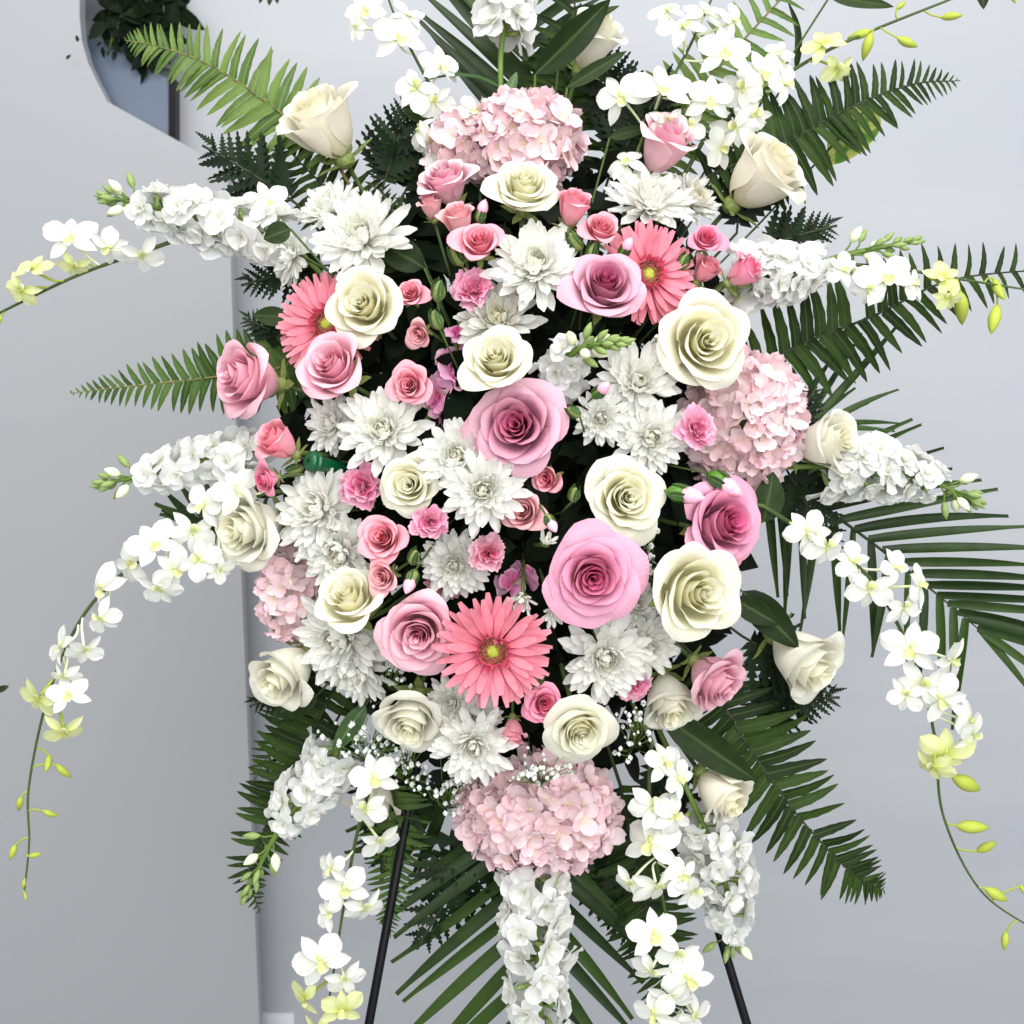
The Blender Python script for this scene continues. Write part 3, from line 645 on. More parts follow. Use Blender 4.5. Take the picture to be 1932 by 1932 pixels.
# ------------------------------------------------------------------ hydrangeas
HPET = [grid(lambda u, v, c=c, w=w: (u*w/2*(sin(pi*min(.97, max(.05, v)**1.15))**.42), v*.62 + .02, c*v*v + .10*u*u*(1 if c > 0 else -.6)*v), 4, 4, 'hydrangea', .5) for c, w in ((.1, .60), (.2, .66), (-.06, .62), (.02, .56))]
HBEAD = mesh('floret', *lathe([(.001, .09), (.06, .06), (.075, 0), (.03, -.06), (.02, -.5)], 6), 'hcentre')
def hydrangea(x, y, w, h, label, dz=0.0, fs=42, lobes=(), rot=0):
    rnd = random.Random(int(x*y)); d = dome(x, y) + dz; k = (D-d)/D
    c0 = P(x, y, d); ax = look(*lean_of(x, y))
    t = thing('hydrangea', M4(c0, frame(N_, rot)), label, 'hydrangea', 'pale pink hydrangeas')
    blobs = [(0, 0, w/2, h/2)] + [(a-x, y-b, c, e) for a, b, c, e in lobes]; rf = M_(fs)/2*k
    inv = t.matrix_basis.inverted(); pts = []
    for bx, by, ra, rb in blobs:
        A, B = M_(ra)*k - rf*.45, M_(rb)*k - rf*.45; Cc = .8*min(A, B) + .1*max(A, B)
        n = int(3.3*pi*A*B/(rf*rf*1.35)); gi = 0
        for i in range(n*2):
            zz = 1 - 2*(i+.5)/(n*2)
            if zz < -.35: continue
            a = i*2.39996; r = sqrt(1-zz*zz)
            p = Vector((M_(bx)*k + A*r*cos(a), M_(by)*k + B*r*sin(a), Cc*zz)); nn = Vector((r*cos(a)/A, r*sin(a)/B, zz/Cc)).normalized()
            pts.append((p, nn))
    # drop florets that fall inside another lobe
    for p, nn in pts:
        inside = False
        for bx, by, ra, rb in blobs:
            A, B = M_(ra)*k - rf*.45, M_(rb)*k - rf*.45; Cc = .8*min(A, B) + .1*max(A, B)
            q = ((p.x - M_(bx)*k)/A)**2 + ((p.y - M_(by)*k)/B)**2 + (p.z/Cc)**2
            if q < .8: inside = True
        if inside: continue
        nn = (nn + Vector((rnd.gauss(0, .36), rnd.gauss(0, .36), rnd.gauss(0, .36)))).normalized()
        fl = child('floret', HBEAD, t, M4(p + nn*rf*rnd.uniform(-.4, .25), frame(nn, rnd.uniform(0, 6.28), Vector((0, 1, 0))), rf*rnd.uniform(.9, 1.25)))
        cup = rnd.uniform(-5, 28)
        for j in range(4):
            child('petal', rnd.choice(HPET), fl, Matrix.Rotation(j*pi/2 + rnd.uniform(-.12, .12), 4, 'Z') @ Matrix.Translation((0, 0, .01*(j % 2))) @ Matrix.Rotation(radians(cup + rnd.uniform(-10, 10)), 4, 'X') @ Matrix.Diagonal((1.5, 1.55, 1.3, 1)))
    inner = lathe([(.001, .62), (.35, .5), (.6, .1), (.55, -.3), (.1, -.5)], 14)
    A, B = M_(w/2)*k, M_(h/2)*k
    child('flower_core', mesh('flower_core', [(v[0]*A*.9, v[1]*B*.9, v[2]*min(A, B)*.8) for v in inner[0]], inner[1], 'calyx'), t)
    stem_to_core(t, c0 - N_*min(A, B)*.3, N_, .004, x, y)
hydrangea(985, 272, 226, 190, 'topmost pale pink hydrangea head with pointed petals above the ivory rose', -.03, 60, lobes=((868, 285, 62, 72),))
hydrangea(1400, 792, 232, 258, 'pale pink hydrangea head on the right side beneath an ivory rose', -.01, 56)
hydrangea(1015, 1530, 304, 222, 'lowest and widest pale pink hydrangea above the hanging white stock', -.02, 58)
hydrangea(548, 1120, 122, 176, 'small dusky pink hydrangea at the left rim beside chrysanthemums', -.01, 54)

# ------------------------------------------------------------------ stock (ruffled white spikes)
SP = [[ruffle_petal(1, 1.0, 40+s, 'stock', .10, 6, 4, tt, .0, -.1) for s in range(4)] for tt in (.2, .8)]
SCAL = mesh('floret', *lathe([(.03, -.75), (.10, -.6), (.13, -.25), (.08, -.05)], 6), 'bud_green')
def stock_floret(par, M, rnd, mat='stock'):
    f = child('floret', SCAL, par, M)
    for k in range(9):
        q = k/8; outer = k >= 4
        el = (rnd.uniform(0, 25) if outer else rnd.uniform(38, 72)); L = .98 if outer else .62
        child('petal', with_mat(SP[1 if outer else 0][rnd.randrange(4)], mat), f,
              Matrix.Rotation(k*(2*pi/5 if outer else pi/2) + rnd.uniform(-.25, .25), 4, 'Z') @ Matrix.Rotation(radians(el), 4, 'X') @ Matrix.Rotation(rnd.uniform(-.3, .3), 4, 'Y') @ Matrix.Diagonal((.95, L*rnd.uniform(.88, 1.1), 1, 1)))
BUDST = mesh('bud', *ellipsoid(1, .42), 'bud_green'); BUDSP = mesh('bud', *ellipsoid(1, .55), 'bud_pale')
def stock(pts, f0, f1, n, rad, fdia, label, buds=12, b0=None, mat='stock', group='white stock spikes', stem_core=True, rb=None, name='stock_spike'):
    rnd = random.Random(int(pts[0][0] + pts[0][1])); W = [P(*p) for p in pts]; cv = catmull(W, 60)
    t = thing(name, M4(cv[0], aim(cv[5]-cv[0])), label, 'stock flower', group); inv = t.matrix_basis.inverted()
    if stem_core: cv2 = [CORE(pts[0][0], pts[0][1]), (CORE(pts[0][0], pts[0][1]) + cv[0])/2 - N_*.02] + cv
    else: cv2 = cv
    world_child('stem', tube(cv2, [.0032]*(len(cv2)-20) + [.0032 - .0018*i/20 for i in range(20)], 6), 'stem', t)
    def at(s):
        f = max(0, min(59.999, s*60)); k = int(f); return cv[k].lerp(cv[k+1], f-k), (cv[min(60, k+2)] - cv[max(0, k-1)]).normalized()
    for i in range(n):
        s = f0 + (f1-f0)*(i+.5)/n; p, tg = at(s); a = i*2.39996 + rnd.uniform(-.3, .3)
        x = tg.cross(N_).normalized(); z = x.cross(tg); o = (x*cos(a) + z*sin(a))
        taper = 1 - .35*((i/n)**3); r = M_(rad)*rnd.uniform(.75, 1.1)*taper
        nn = (o + tg*.35 + Vector((rnd.gauss(0, .2),)*3)).normalized()
        stock_floret(t, inv @ M4(p + o*r, frame(nn, rnd.uniform(0, 6.28)), M_(fdia)/2*1.28*rnd.uniform(.88, 1.12)*taper), rnd, mat)
        world_child('pedicel', tube([p - tg*.006, p + o*r*.6, p + o*r - nn*M_(fdia)*.2], .0012, 5), 'stem', t)
    b0 = f1 if b0 is None else b0; rb = rb or rad
    buds = int(buds*1.4)
    for i in range(buds):
        q = (i+.5)/buds; s = b0 + (1-b0)*q; p, tg = at(s); a = i*2.39996; x = tg.cross(N_).normalized(); z = x.cross(tg)
        dv = ((x*cos(a) + z*sin(a))*(1.0 - .75*q) + tg*(.6 + q)).normalized(); L = M_(36 - 16*q)
        e = p + dv*M_(rb)*.75*(1.1-q*.7)
        world_child('pedicel', tube([p, p.lerp(e, .6) + tg*.002, e], .0011, 5), 'stem', t)
        child('bud', BUDSP if (q < .4 and i % 2) else BUDST, t, inv @ M4(e - dv*.002, aim(dv), L))
stock([(545, 455, -.01), (420, 425, -.005), (300, 392, 0), (205, 372, .0)], .05, .78, 29, 42, 66, 'white stock spike reaching left at the upper left beneath the leatherleaf', 11)
stock([(1385, 520, .02), (1480, 515, .015), (1600, 480, 0), (1725, 455, -.01)], .02, .55, 26, 42, 66, 'white stock spike pointing right at upper right with green bud tip', 14, .6)
stock([(520, 850, .0), (400, 865, .0), (280, 895, 0), (192, 912, -.0)], .02, .72, 21, 34, 60, 'white stock spike pointing left under the mid left fern', 12)
stock([(1530, 880, -.02), (1640, 885, -.01), (1750, 905, -.01), (1838, 945, -.02)], .1, .72, 23, 44, 66, 'white stock spike pointing right beside the right white rose', 13, .75)
stock([(655, 1370, -.02), (620, 1450, -.02), (530, 1560, -.01), (462, 1690, -.02)], .25, .66, 21, 40, 64, 'white stock spike bending down at lower left over a dark fern', 12, .7)
stock([(1008, 1570, -.05), (1012, 1670, -.01), (1015, 1830, .0), (1035, 2060, -.02)], .30, .98, 36, 50, 72, 'white stock spike hanging straight down below the lowest hydrangea', 6)
stock([(1240, 1370, -.04), (1310, 1520, -.02), (1365, 1650, -.02), (1378, 1775, -.03)], .36, .95, 29, 46, 64, 'white stock spike hanging down at lower right over the easel leg', 6)
stock([(1050, 735, .05), (1060, 690, .09), (1100, 655, .12), (1175, 645, .135)], .0, .62, 11, 26, 60, 'white stock spike in the centre with green buds, right of the ivory rose', 15, .55, stem_core=True, rb=26)
stock([(945, 185, -.04), (945, 100, -.04), (955, 20, -.04), (960, -90, -.05)], .5, .95, 14, 34, 74, 'white stock flower at the top edge standing on a thick green stem', 4)
stock([(800, 800, .03), (838, 745, .045), (855, 680, .05), (868, 612, .045)], .12, .95, 7, 8, 62, 'pink stock spike left of the middle ivory rose', 2, mat='stock_pink', group='pink stock')
stock([(950, 1120, .03), (975, 1100, .045), (990, 1085, .06)], .1, .95, 3, 8, 66, 'pink stock blossoms half buried above the gerbera', 0, mat='stock_pink', group='pink stock')

# ------------------------------------------------------------------ orchids
def opet(W, p, q, curl, cup, mat='orchid', t=.6, wav=.0):
    return grid(lambda u, v: (u*W/2*(sin(pi*min(.99, max(.06, v)**p))**q), v, curl*v*v + cup*u*u*W + wav*sin(4*u+3*v)*v), 6, 6, mat, t)
OSEP = [opet(.50, 1.05, .75, -.16, .10), opet(.46, 1.0, .8, -.30, .14)]; OPET = [opet(.78, 1.35, .55, -.06, .06, wav=.03), opet(.74, 1.3, .55, -.20, -.05, wav=.04)]
OLIP = grid(lambda u, v: (u*.26*(.5 + .75*v)*(sin(pi*min(.97, max(.2, v*.9)))**.3), v*.62, .34*sin(v*2.2)*(.35 + .65*u*u) - .18*v*v - .05), 6, 7, 'orchid_lip', .5, 'lip')
OCOL = mesh('column', *ellipsoid(.28, .14), 'orchid_lip')
def obudmesh(b): return mesh('bud', *ellipsoid(1, .40, b, 8, 8), 'orchid_bud', [(.5, j/8, 0) for j in range(9) for k in range(8)])
OBUD = [obudmesh(.0), obudmesh(.35), obudmesh(-.3)]
def orchid(pts, florets, buds, label, rad=.0026, core=True, tip=None):
    W = [P(*p) for p in pts]; cv = catmull(W, 70); rnd = random.Random(int(pts[1][0]*3 + pts[1][1]))
    t = thing('orchid_stem', M4(cv[0], aim(cv[5]-cv[0])), label, 'orchid', 'dendrobium orchid sprays'); inv = t.matrix_basis.inverted()
    cv2 = ([CORE(pts[0][0], pts[0][1])] if core else []) + cv; n = len(cv2)
    world_child('stem', tube(cv2, [rad*(1 - .62*i/n) for i in range(n)], 6), 'stem_dark', t)
    def near(p, back):
        best = min(range(len(cv)), key=lambda i: (cv[i]-p).length); return cv[max(0, best - back)]
    for x, y, dia, lx, ly, rl, c in florets:
        dd = min(pts, key=lambda q: (q[0]-x)**2 + (q[1]-y)**2)[2] + .018 + rnd.uniform(-.004, .010)
        lx += rnd.uniform(-.35, .35); ly += rnd.uniform(-.3, .3); rl += rnd.uniform(-25, 25)
        ax = look(lx, ly); p = P(x, y, dd); s = M_(dia)/2*rnd.uniform(.86, 1.02)
        f = child('floret', OCOL, t, inv @ M4(p, frame(ax, radians(rl)) @ Matrix.Rotation(0, 3, 'X'), s))
        m = 'orchid_green' if c else 'orchid'; ref = rnd.uniform(-14, 10)
        for ang, pool in ((0, OSEP), (122, OSEP), (-122, OSEP), (62, OPET), (-62, OPET)):
            sc = 1.02 if pool is OPET else .98
            child('petal', with_mat(rnd.choice(pool), m), f, Matrix.Rotation(radians(ang + rnd.uniform(-7, 7)), 4, 'Z') @ Matrix.Translation((0, .03, .02 if pool is OPET else 0)) @ Matrix.Rotation(radians(ref + rnd.uniform(-12, 14)), 4, 'X') @ Matrix.Diagonal((1.05, sc*rnd.uniform(.92, 1.06), 1, 1)))
        child('lip', OLIP, f, Matrix.Rotation(pi, 4, 'Z') @ Matrix.Translation((0, -.06, .03)) @ Matrix.Rotation(radians(30 + rnd.uniform(-8, 8)), 4, 'X') @ Matrix.Scale(.68, 4))
        e = p - ax*s*.15; b = near(p, 3)
        world_child('pedicel', tube(catmull([b, b.lerp(e, .5) - ax*s*.28, e], 7), [.0011 + .0001*i for i in range(8)], 5), 'bud_pale' if not c else 'orchid_bud', t)
    for x, y, L, ang, ox, oy in buds:
        dd = min(pts, key=lambda q: (q[0]-x)**2 + (q[1]-y)**2)[2]
        p = P(x, y, dd); dv = sdir(ang, rnd.uniform(-.2, .3)); b = near(P(ox, oy, dd), 0); st = p - dv*M_(L)*.5
        world_child('pedicel', tube(catmull([b, b.lerp(st, .55) - dv*M_(L)*.1, st + dv*.002], 6), .0011, 5), 'orchid_bud', t)
        child('bud', rnd.choice(OBUD), t, inv @ M4(st, aim(dv, rnd.uniform(-.6, .6)), M_(L)))
orchid([(440, 415, -.03), (290, 468, -.02), (150, 518, -.02), (0, 590, -.03), (-40, 612, -.03)],
       [(505, 382, 96, .1, .3, 10, 0), (268, 480, 92, .3, -.8, 200, 0), (205, 468, 84, -.2, -.5, -70, 0), (133, 452, 104, -.1, .2, 15, 0), (140, 500, 70, .2, -.7, 170, 1), (62, 508, 84, -.1, .6, 20, 1), (40, 545, 78, -.4, -.4, 150, 1)],
       [(-2, 606, 24, 250, 20, 582)], 'white orchid spray arching out to the far upper left edge')
orchid([(500, 930, .02), (400, 975, .0), (280, 1045, -.01), (165, 1150, -.02), (95, 1300, -.02), (55, 1480, -.03), (55, 1590, -.03), (45, 1690, -.03)],
       [(450, 925, 104, .2, .4, 30, 0), (385, 955, 96, -.2, .1, -10, 0), (365, 1000, 88, .3, -.2, 160, 0), (292, 1030, 122, -.1, .2, 10, 0), (248, 1062, 100, -.4, -.2, 80, 0), (375, 1055, 96, .3, -.2, 210, 0), (330, 1075, 96, .2, -.3, 40, 0), (300, 1110, 90, .1, -.5, 170, 0), 
        (192, 1110, 112, -.3, .0, 40, 0), (190, 1165, 92, .1, -.5, 190, 0), (415, 1075, 60, .9, -.5, 250, 0), (115, 1220, 84, -.9, .3, 40, 0), (160, 1225, 84, .6, -.6, 200, 0), (120, 1275, 70, -.2, -.7, 180, 0), (72, 1315, 88, -.5, -.5, 150, 1), (128, 1312, 84, .4, .3, 30, 0), (120, 1378, 84, .2, -.5, 170, 1)],
       [(93, 1440, 36, 280, 68, 1410), (118, 1456, 38, 310, 66, 1440), (36, 1518, 34, 255, 50, 1490), (94, 1537, 30, 320, 58, 1530), (24, 1608, 34, 250, 54, 1580), (66, 1613, 26, 10, 54, 1610), (45, 1668, 22, 260, 48, 1660), (48, 1690, 16, 290, 46, 1685)],
       'long white orchid spray drooping down the left side with green buds at its tip')
orchid([(1440, 955, .03), (1560, 1030, .01), (1640, 1090, .01), (1700, 1190, .01), (1740, 1290, .0), (1765, 1400, .0), (1780, 1540, -.01), (1850, 1680, -.02), (1960, 1760, -.03)],
       [(1525, 1005, 98, .1, .1, 20, 0), (1560, 1030, 88, .1, -.4, 160, 0), (1610, 1060, 88, .3, .3, 40, 0), (1640, 1110, 98, -.2, -.3, 190, 0), (1735, 1105, 84, .8, .2, 70, 0), (1705, 1145, 86, .3, -.2, 200, 0), 
        (1718, 1225, 108, -.3, -.1, 15, 0), (1795, 1245, 100, .4, -.1, 100, 0), (1690, 1072, 76, .5, .5, 20, 0), (1740, 1290, 104, -.2, -.5, 175, 0), (1775, 1320, 104, .2, -.1, 20, 0), (1710, 1310, 78, -.7, -.2, 150, 0), (1830, 1360, 100, .6, .1, 60, 0), (1785, 1425, 104, .0, -.1, 10, 1), (1835, 1385, 92, .5, -.4, 140, 0), (1760, 1445, 80, -.4, -.5, 170, 1)],
       [(1828, 1480, 74, 335, 1772, 1460), (1835, 1560, 62, 0, 1790, 1545), (1862, 1598, 44, 30, 1800, 1590), (1880, 1688, 54, 330, 1850, 1665), (1930, 1678, 20, 300, 1880, 1700), (1896, 1775, 38, 265, 1912, 1728)],
       'long white orchid spray drooping down the right side over the palm')
orchid([(730, 1400, .01), (700, 1480, .01), (672, 1580, .0), (650, 1700, .0), (630, 1830, .0), (600, 2010, -.01)],
       [(705, 1470, 100, .0, .3, 20, 0), (690, 1525, 94, -.1, -.2, 170, 0), (715, 1585, 88, .4, -.2, 200, 0), (625, 1640, 76, -.7, .2, 20, 0), (650, 1680, 100, -.1, .3, 30, 0), (688, 1712, 84, .4, -.3, 180, 0), (622, 1722, 80, -.6, .2, 60, 0),
        (605, 1815, 124, -.1, .15, 10, 0), (650, 1845, 84, .5, -.4, 220, 0), (575, 1885, 84, -.6, -.2, 60, 1), (645, 1905, 96, .2, -.2, 20, 1), (600, 1940, 80, -.2, -.4, 170, 1)],
       [], 'white orchid spray hanging at the bottom left in front of the easel leg')
orchid([(1230, 1400, .02), (1225, 1490, .02), (1235, 1600, .02), (1255, 1720, .02), (1280, 1840, .02), (1300, 1990, .01)],
       [(1255, 1440, 94, .3, .4, 20, 0), (1232, 1520, 108, .2, .1, 140, 0), (1280, 1470, 82, .6, .3, 40, 0), (1225, 1592, 134, -.1, .1, 8, 0), (1272, 1540, 92, .4, .1, 110, 0), (1190, 1665, 84, -.6, -.4, 150, 0), (1288, 1655, 88, .5, .1, 60, 0), (1240, 1670, 96, .1, -.4, 175, 0), (1310, 1680, 88, .4, -.3, 150, 0),
        (1235, 1765, 110, -.2, .2, 20, 0), (1280, 1800, 96, .3, -.2, 170, 0), (1230, 1830, 86, -.5, -.4, 140, 0), (1300, 1850, 112, .3, .1, 15, 0), (1265, 1880, 92, -.2, -.3, 190, 0), (1235, 1915, 90, -.4, -.1, 40, 0), (1310, 1915, 92, .4, -.2, 200, 0), (1280, 1950, 90, 0, -.2, 10, 0)],
       [], 'white orchid spray hanging at the bottom right beside the stock')
orchid([(900, 330, -.03), (858, 240, -.03), (800, 140, -.03), (745, 30, -.03), (715, -60, -.04)],
       [(690, 22, 92, -.3, .2, 40, 0), (672, 52, 54, -.6, -.3, 120, 0), (752, 72, 110, .1, .1, 15, 0), (770, 30, 72, .2, .6, -10, 0), (832, 128, 92, .4, .4, 0, 0), (785, 165, 96, -.3, -.2, 160, 0), (820, 190, 84, .2, -.4, 190, 0), (865, 235, 104, -.2, .3, 30, 0), (895, 210, 76, .3, .5, -20, 0), (815, 270, 96, -.4, -.4, 150, 0), (830, 300, 66, -.2, -.6, 170, 0), (790, 245, 76, -.8, .1, 60, 0)],
       [], 'white orchid spray rising at the top left of the hydrangea')
orchid([(1175, 420, -.03), (1195, 310, -.02), (1240, 200, -.02), (1300, 90, -.02), (1350, -20, -.03), (1370, -80, -.03)],
       [(1172, 185, 104, -.2, .15, 10, 0), (1248, 172, 122, .1, .2, -15, 0), (1180, 305, 88, -.1, .4, 20, 0), (1195, 338, 66, .4, -.5, 180, 0), (1290, 50, 108, -.2, .3, 20, 0), (1330, 25, 90, .3, .5, 0, 0),  (1368, 100, 108, .3, .0, -20, 0), (1380, 40, 92, .5, .3, 20, 0), (1340, 190, 100, .2, .0, 15, 0), 
        (1300, 235, 80, .3, -.4, 170, 0), (1260, 230, 78, -.2, -.4, 200, 0), (1260, 20, 82, -.4, .4, 40, 0)],
       [], 'dense white orchid spray at the top right above the two tone rose')
orchid([(1330, 260, -.06), (1420, 185, -.05), (1530, 112, -.05), (1640, 60, -.05), (1790, 0, -.06), (1850, -25, -.06)],
       [(1440, 140, 106, .1, .1, 20, 0), (1400, 165, 88, -.3, -.2, 160, 0), (1385, 240, 92, .1, -.3, 190, 0), (1480, 160, 92, .4, .2, 60, 0), (1425, 215, 84, .2, -.3, 150, 0), (1555, 85, 92, .0, .3, 20, 1), (1580, 130, 78, .3, -.6, 180, 1), (1360, 280, 84, .0, -.3, 100, 0), (1470, 100, 66, 0, .6, -20, 0)],
       [(1636, 85, 52, 250, 1650, 60), (1712, 80, 46, 340, 1660, 50), (1795, 30, 40, 5, 1740, 22), (1622, 66, 44, 200, 1645, 60), (1700, 10, 26, 40, 1690, 36), (1912, -2, 20, 300, 1850, -22)],
       'greenish orchid spray reaching to the top right corner with buds')
orchid([(1440, 520, .0), (1560, 500, .0), (1680, 505, .0), (1800, 525, -.01), (1960, 550, -.02)],
       [(1672, 525, 118, -.1, .1, 20, 0), (1720, 535, 88, .4, -.1, 110, 0), (1640, 545, 76, -.3, -.5, 170, 0), (1780, 525, 84, .4, .2, -40, 1), (1790, 560, 66, .2, -.5, 190, 1), (1590, 510, 70, .0, .2, 70, 0)],
       [(1880, 548, 50, 278, 1850, 535), (1815, 582, 66, 280, 1800, 530), (1876, 602, 62, 255, 1868, 545)],
       'orchid spray along the right edge with yellow green hanging buds')

# ------------------------------------------------------------------ ferns, palms, leaves
def pinna(W, bend, seed, nv=8, serr=.06):
    r = random.Random(seed)
    def f(u, v):
        w = W/2*(sin(pi*min(.995, (.12 + .88*v)**.62))**.62)*(1 + serr*((int(round(v*nv)) % 2)*2-1)) + (.02 if v < .1 else 0)
        return (u*w + bend*v*v, v, abs(u)*w*.35 - .10*v*v + .02*sin(v*5 + seed))
    return grid(f, 2, nv, 'fern_mid', .5, 'pinna')
PIN = [pinna(.19, b, i) for i, b in enumerate((.06, .12, .02))]; PINM = [pinna(.19, -b, i+5) for i, b in enumerate((.06, .12, .02))]
def fern(pts, n, Lmax, label, mat, rmat='rachis', ang0=82, ang1=48, base=.0, taper=1.35, twist=.35, group='sword fern fronds', name='fern_frond', wid=1.12, droop=0.0, nrm=None, core=True):
    W = [P(*p) for p in pts]; cv = catmull(W, 80); rnd = random.Random(int(pts[0][0] + pts[-1][1]))
    t = thing(name, M4(cv[0], aim(cv[5]-cv[0])), label, 'fern' if 'fern' in name else 'palm', group); inv = t.matrix_basis.inverted()
    cv2 = ([CORE(pts[0][0], pts[0][1])] if core else []) + cv; m = len(cv2)
    world_child('rachis', tube(cv2, [.0022*(1 - .8*i/m) for i in range(m)], 6), rmat, t)
    for i in range(n):
        s = base + (1-base)*(i+.5)/n; f = s*80; k = min(79, int(f)); p = cv[k].lerp(cv[k+1], f-k); tg = (cv[min(80, k+2)] - cv[max(0, k-2)]).normalized()
        zz = (N_ - tg*N_.dot(tg)).normalized(); x = tg.cross(zz)
        L = M_(Lmax)*min(1, (1-s)*taper + .02)**.8*min(1, .6 + s*2.5)
        for sd in (1, -1):
            if rnd.random() < .03: continue
            a = radians(ang0 + (ang1-ang0)*s + rnd.uniform(-5, 5)); dv = tg*cos(a) + x*(sd*sin(a)) + U_*(-droop)
            l = L*rnd.uniform(.9, 1.06)
            pool = PIN if sd > 0 else PINM
            rot = aim(dv + N_*rnd.uniform(-.12, .12), rnd.uniform(-twist, twist))
            child('pinna', with_mat(rnd.choice(pool), mat), t, inv @ M4(p + tg*(.0012*sd), rot, (l*wid*(.8 + .25*(1-s)) if l > .02 else l*wid*1.15, l, l)))
fern([(625, 290, -.06), (520, 205, -.06), (400, 125, -.06), (300, 88, -.055), (236, 76, -.05)], 28, 112, 'light green sword fern frond at the upper left above the cream bud', 'fern_light', ang0=75, ang1=55)
fern([(620, 640, -.05), (540, 690, -.05), (400, 712, -.05), (250, 728, -.045), (132, 742, -.04)], 34, 102, 'mid green sword fern frond pointing left behind the pink rose', 'fern_mid', wid=1.4)
fern([(1330, 335, -.05), (1480, 270, -.04), (1600, 205, -.04), (1720, 160, -.04), (1812, 152, -.04)], 29, 118, 'dark green sword fern frond at the upper right behind the cream rose', 'fern_dark', 'rachis_dark', ang0=88, ang1=50)
fern([(1360, 730, -.05), (1500, 655, -.045), (1650, 595, -.04), (1790, 530, -.04), (1960, 510, -.05), (2040, 515, -.05)], 32, 122, 'sword fern frond running off the right edge under the white stock', 'fern_dark', 'rachis_dark', ang0=75, ang1=60)
fern([(1320, 1250, -.04), (1400, 1390, -.035), (1490, 1520, -.03), (1580, 1622, -.03), (1630, 1662, -.03), (1668, 1680, -.03)], 31, 128, 'dark sword fern frond curling at lower right below the drooping rose', 'fern_dark', 'rachis_dark', ang0=78, ang1=48)
fern([(640, 1280, -.05), (570, 1420, -.05), (510, 1540, -.045), (470, 1640, -.04), (490, 1722, -.03)], 30, 98, 'dark sword fern frond curving down at the lower left by the partition', 'fern_dark', 'rachis_dark', ang0=85, ang1=60, wid=1.35)
fern([(745, 1480, -.05), (745, 1580, -.05), (735, 1690, -.045), (737, 1770, -.04)], 26, 74, 'short fern frond tip beside the left easel leg', 'fern_mid', 'rachis_dark')
fern([(1230, 320, -.08), (1290, 210, -.075), (1390, 90, -.07), (1500, -30, -.07), (1540, -70, -.07)], 26, 112, 'light green fern frond at the top right behind the dense orchids', 'fern_light', ang0=80, ang1=55)
fern([(1030, 330, -.09), (1062, 200, -.085), (1072, 90, -.08), (1095, -60, -.08), (1100, -120, -.08)], 32, 118, 'dark fern frond rising at the top centre behind the broad leaf', 'fern_dark', 'rachis_dark')
fern([(1170, 1480, -.06), (1200, 1640, -.06), (1240, 1780, -.055), (1262, 1900, -.05), (1270, 1960, -.05)], 34, 112, 'dark fern frond behind the hanging orchids at the bottom right', 'fern_dark', 'rachis_dark', ang0=80)
fern([(720, 470, -.06), (640, 380, -.06), (560, 300, -.065), (520, 250, -.07)], 18, 100, 'dark fern frond under the cream rose bud at upper left', 'fern_dark', 'rachis_dark')
fern([(600, 1290, -.06), (560, 1340, -.06), (520, 1400, -.055), (475, 1480, -.05)], 16, 80, 'short dark fern frond under the lower left rose bud', 'fern_dark', 'rachis_dark')
fern([(800, 380, -.07), (770, 440, -.06), (720, 400, -.06), (700, 300, -.06)], 16, 90, 'dark fern frond between the upper left chrysanthemum and the hydrangea', 'fern_dark', 'rachis_dark')

def blade(W, bend, sag, seed, nv=9):
    def f(u, v):
        w = W/2*(sin(pi*min(.95, (.10 + .90*v)**.66))**.6)
        return (u*w + bend*v*v, v, abs(u)*w*.6 + sag*v*v)
    return grid(f, 2, nv, 'palm', .5, 'leaflet')
BL = [blade(.066, b, s, 0) for b, s in ((.03, -.03), (.07, -.06), (-.03, -.02), (.0, -.1), (.11, -.05))]
def palm(pts, leaflets, label, core=True, rr=.0028, wide=1.0):
    """leaflets: (fraction along the rachis, side, angle from it, length, bend choice)"""
    W = [P(*p) for p in pts]; cv = catmull(W, 80); rnd = random.Random(int(pts[0][0]*2 + pts[0][1]))
    t = thing('palm_frond', M4(cv[0], aim(cv[5]-cv[0])), label, 'palm', 'palm fronds'); inv = t.matrix_basis.inverted()
    cv2 = ([CORE(pts[0][0], pts[0][1])] if core else []) + cv; m = len(cv2)
    world_child('rachis', tube(cv2, [rr*(1 - .75*i/m) for i in range(m)], 6), 'rachis_dark', t)
    for s, sd, an, L, b in leaflets:
        f = max(0, s)*80; k = min(79, int(f)); p = cv[k].lerp(cv[k+1], f-k); tg = (cv[min(80, k+2)] - cv[max(0, k-2)]).normalized()
        zz = (N_ - tg*N_.dot(tg)).normalized(); x = tg.cross(zz); a = radians(an)
        dv = tg*cos(a) + x*(sd*sin(a)); l = M_(L)
        wf = (250/L)**.65 if L < 400 else .75
        child('leaflet', BL[b % 5], t, inv @ M4(p, aim(dv + N_*rnd.uniform(-.15, .05), rnd.uniform(-.5, .5) + (pi if (sd*(1 if b < 5 else -1)) < 0 else 0)*0), (l*wf*wide, l, l)))
rn = random.Random(3)
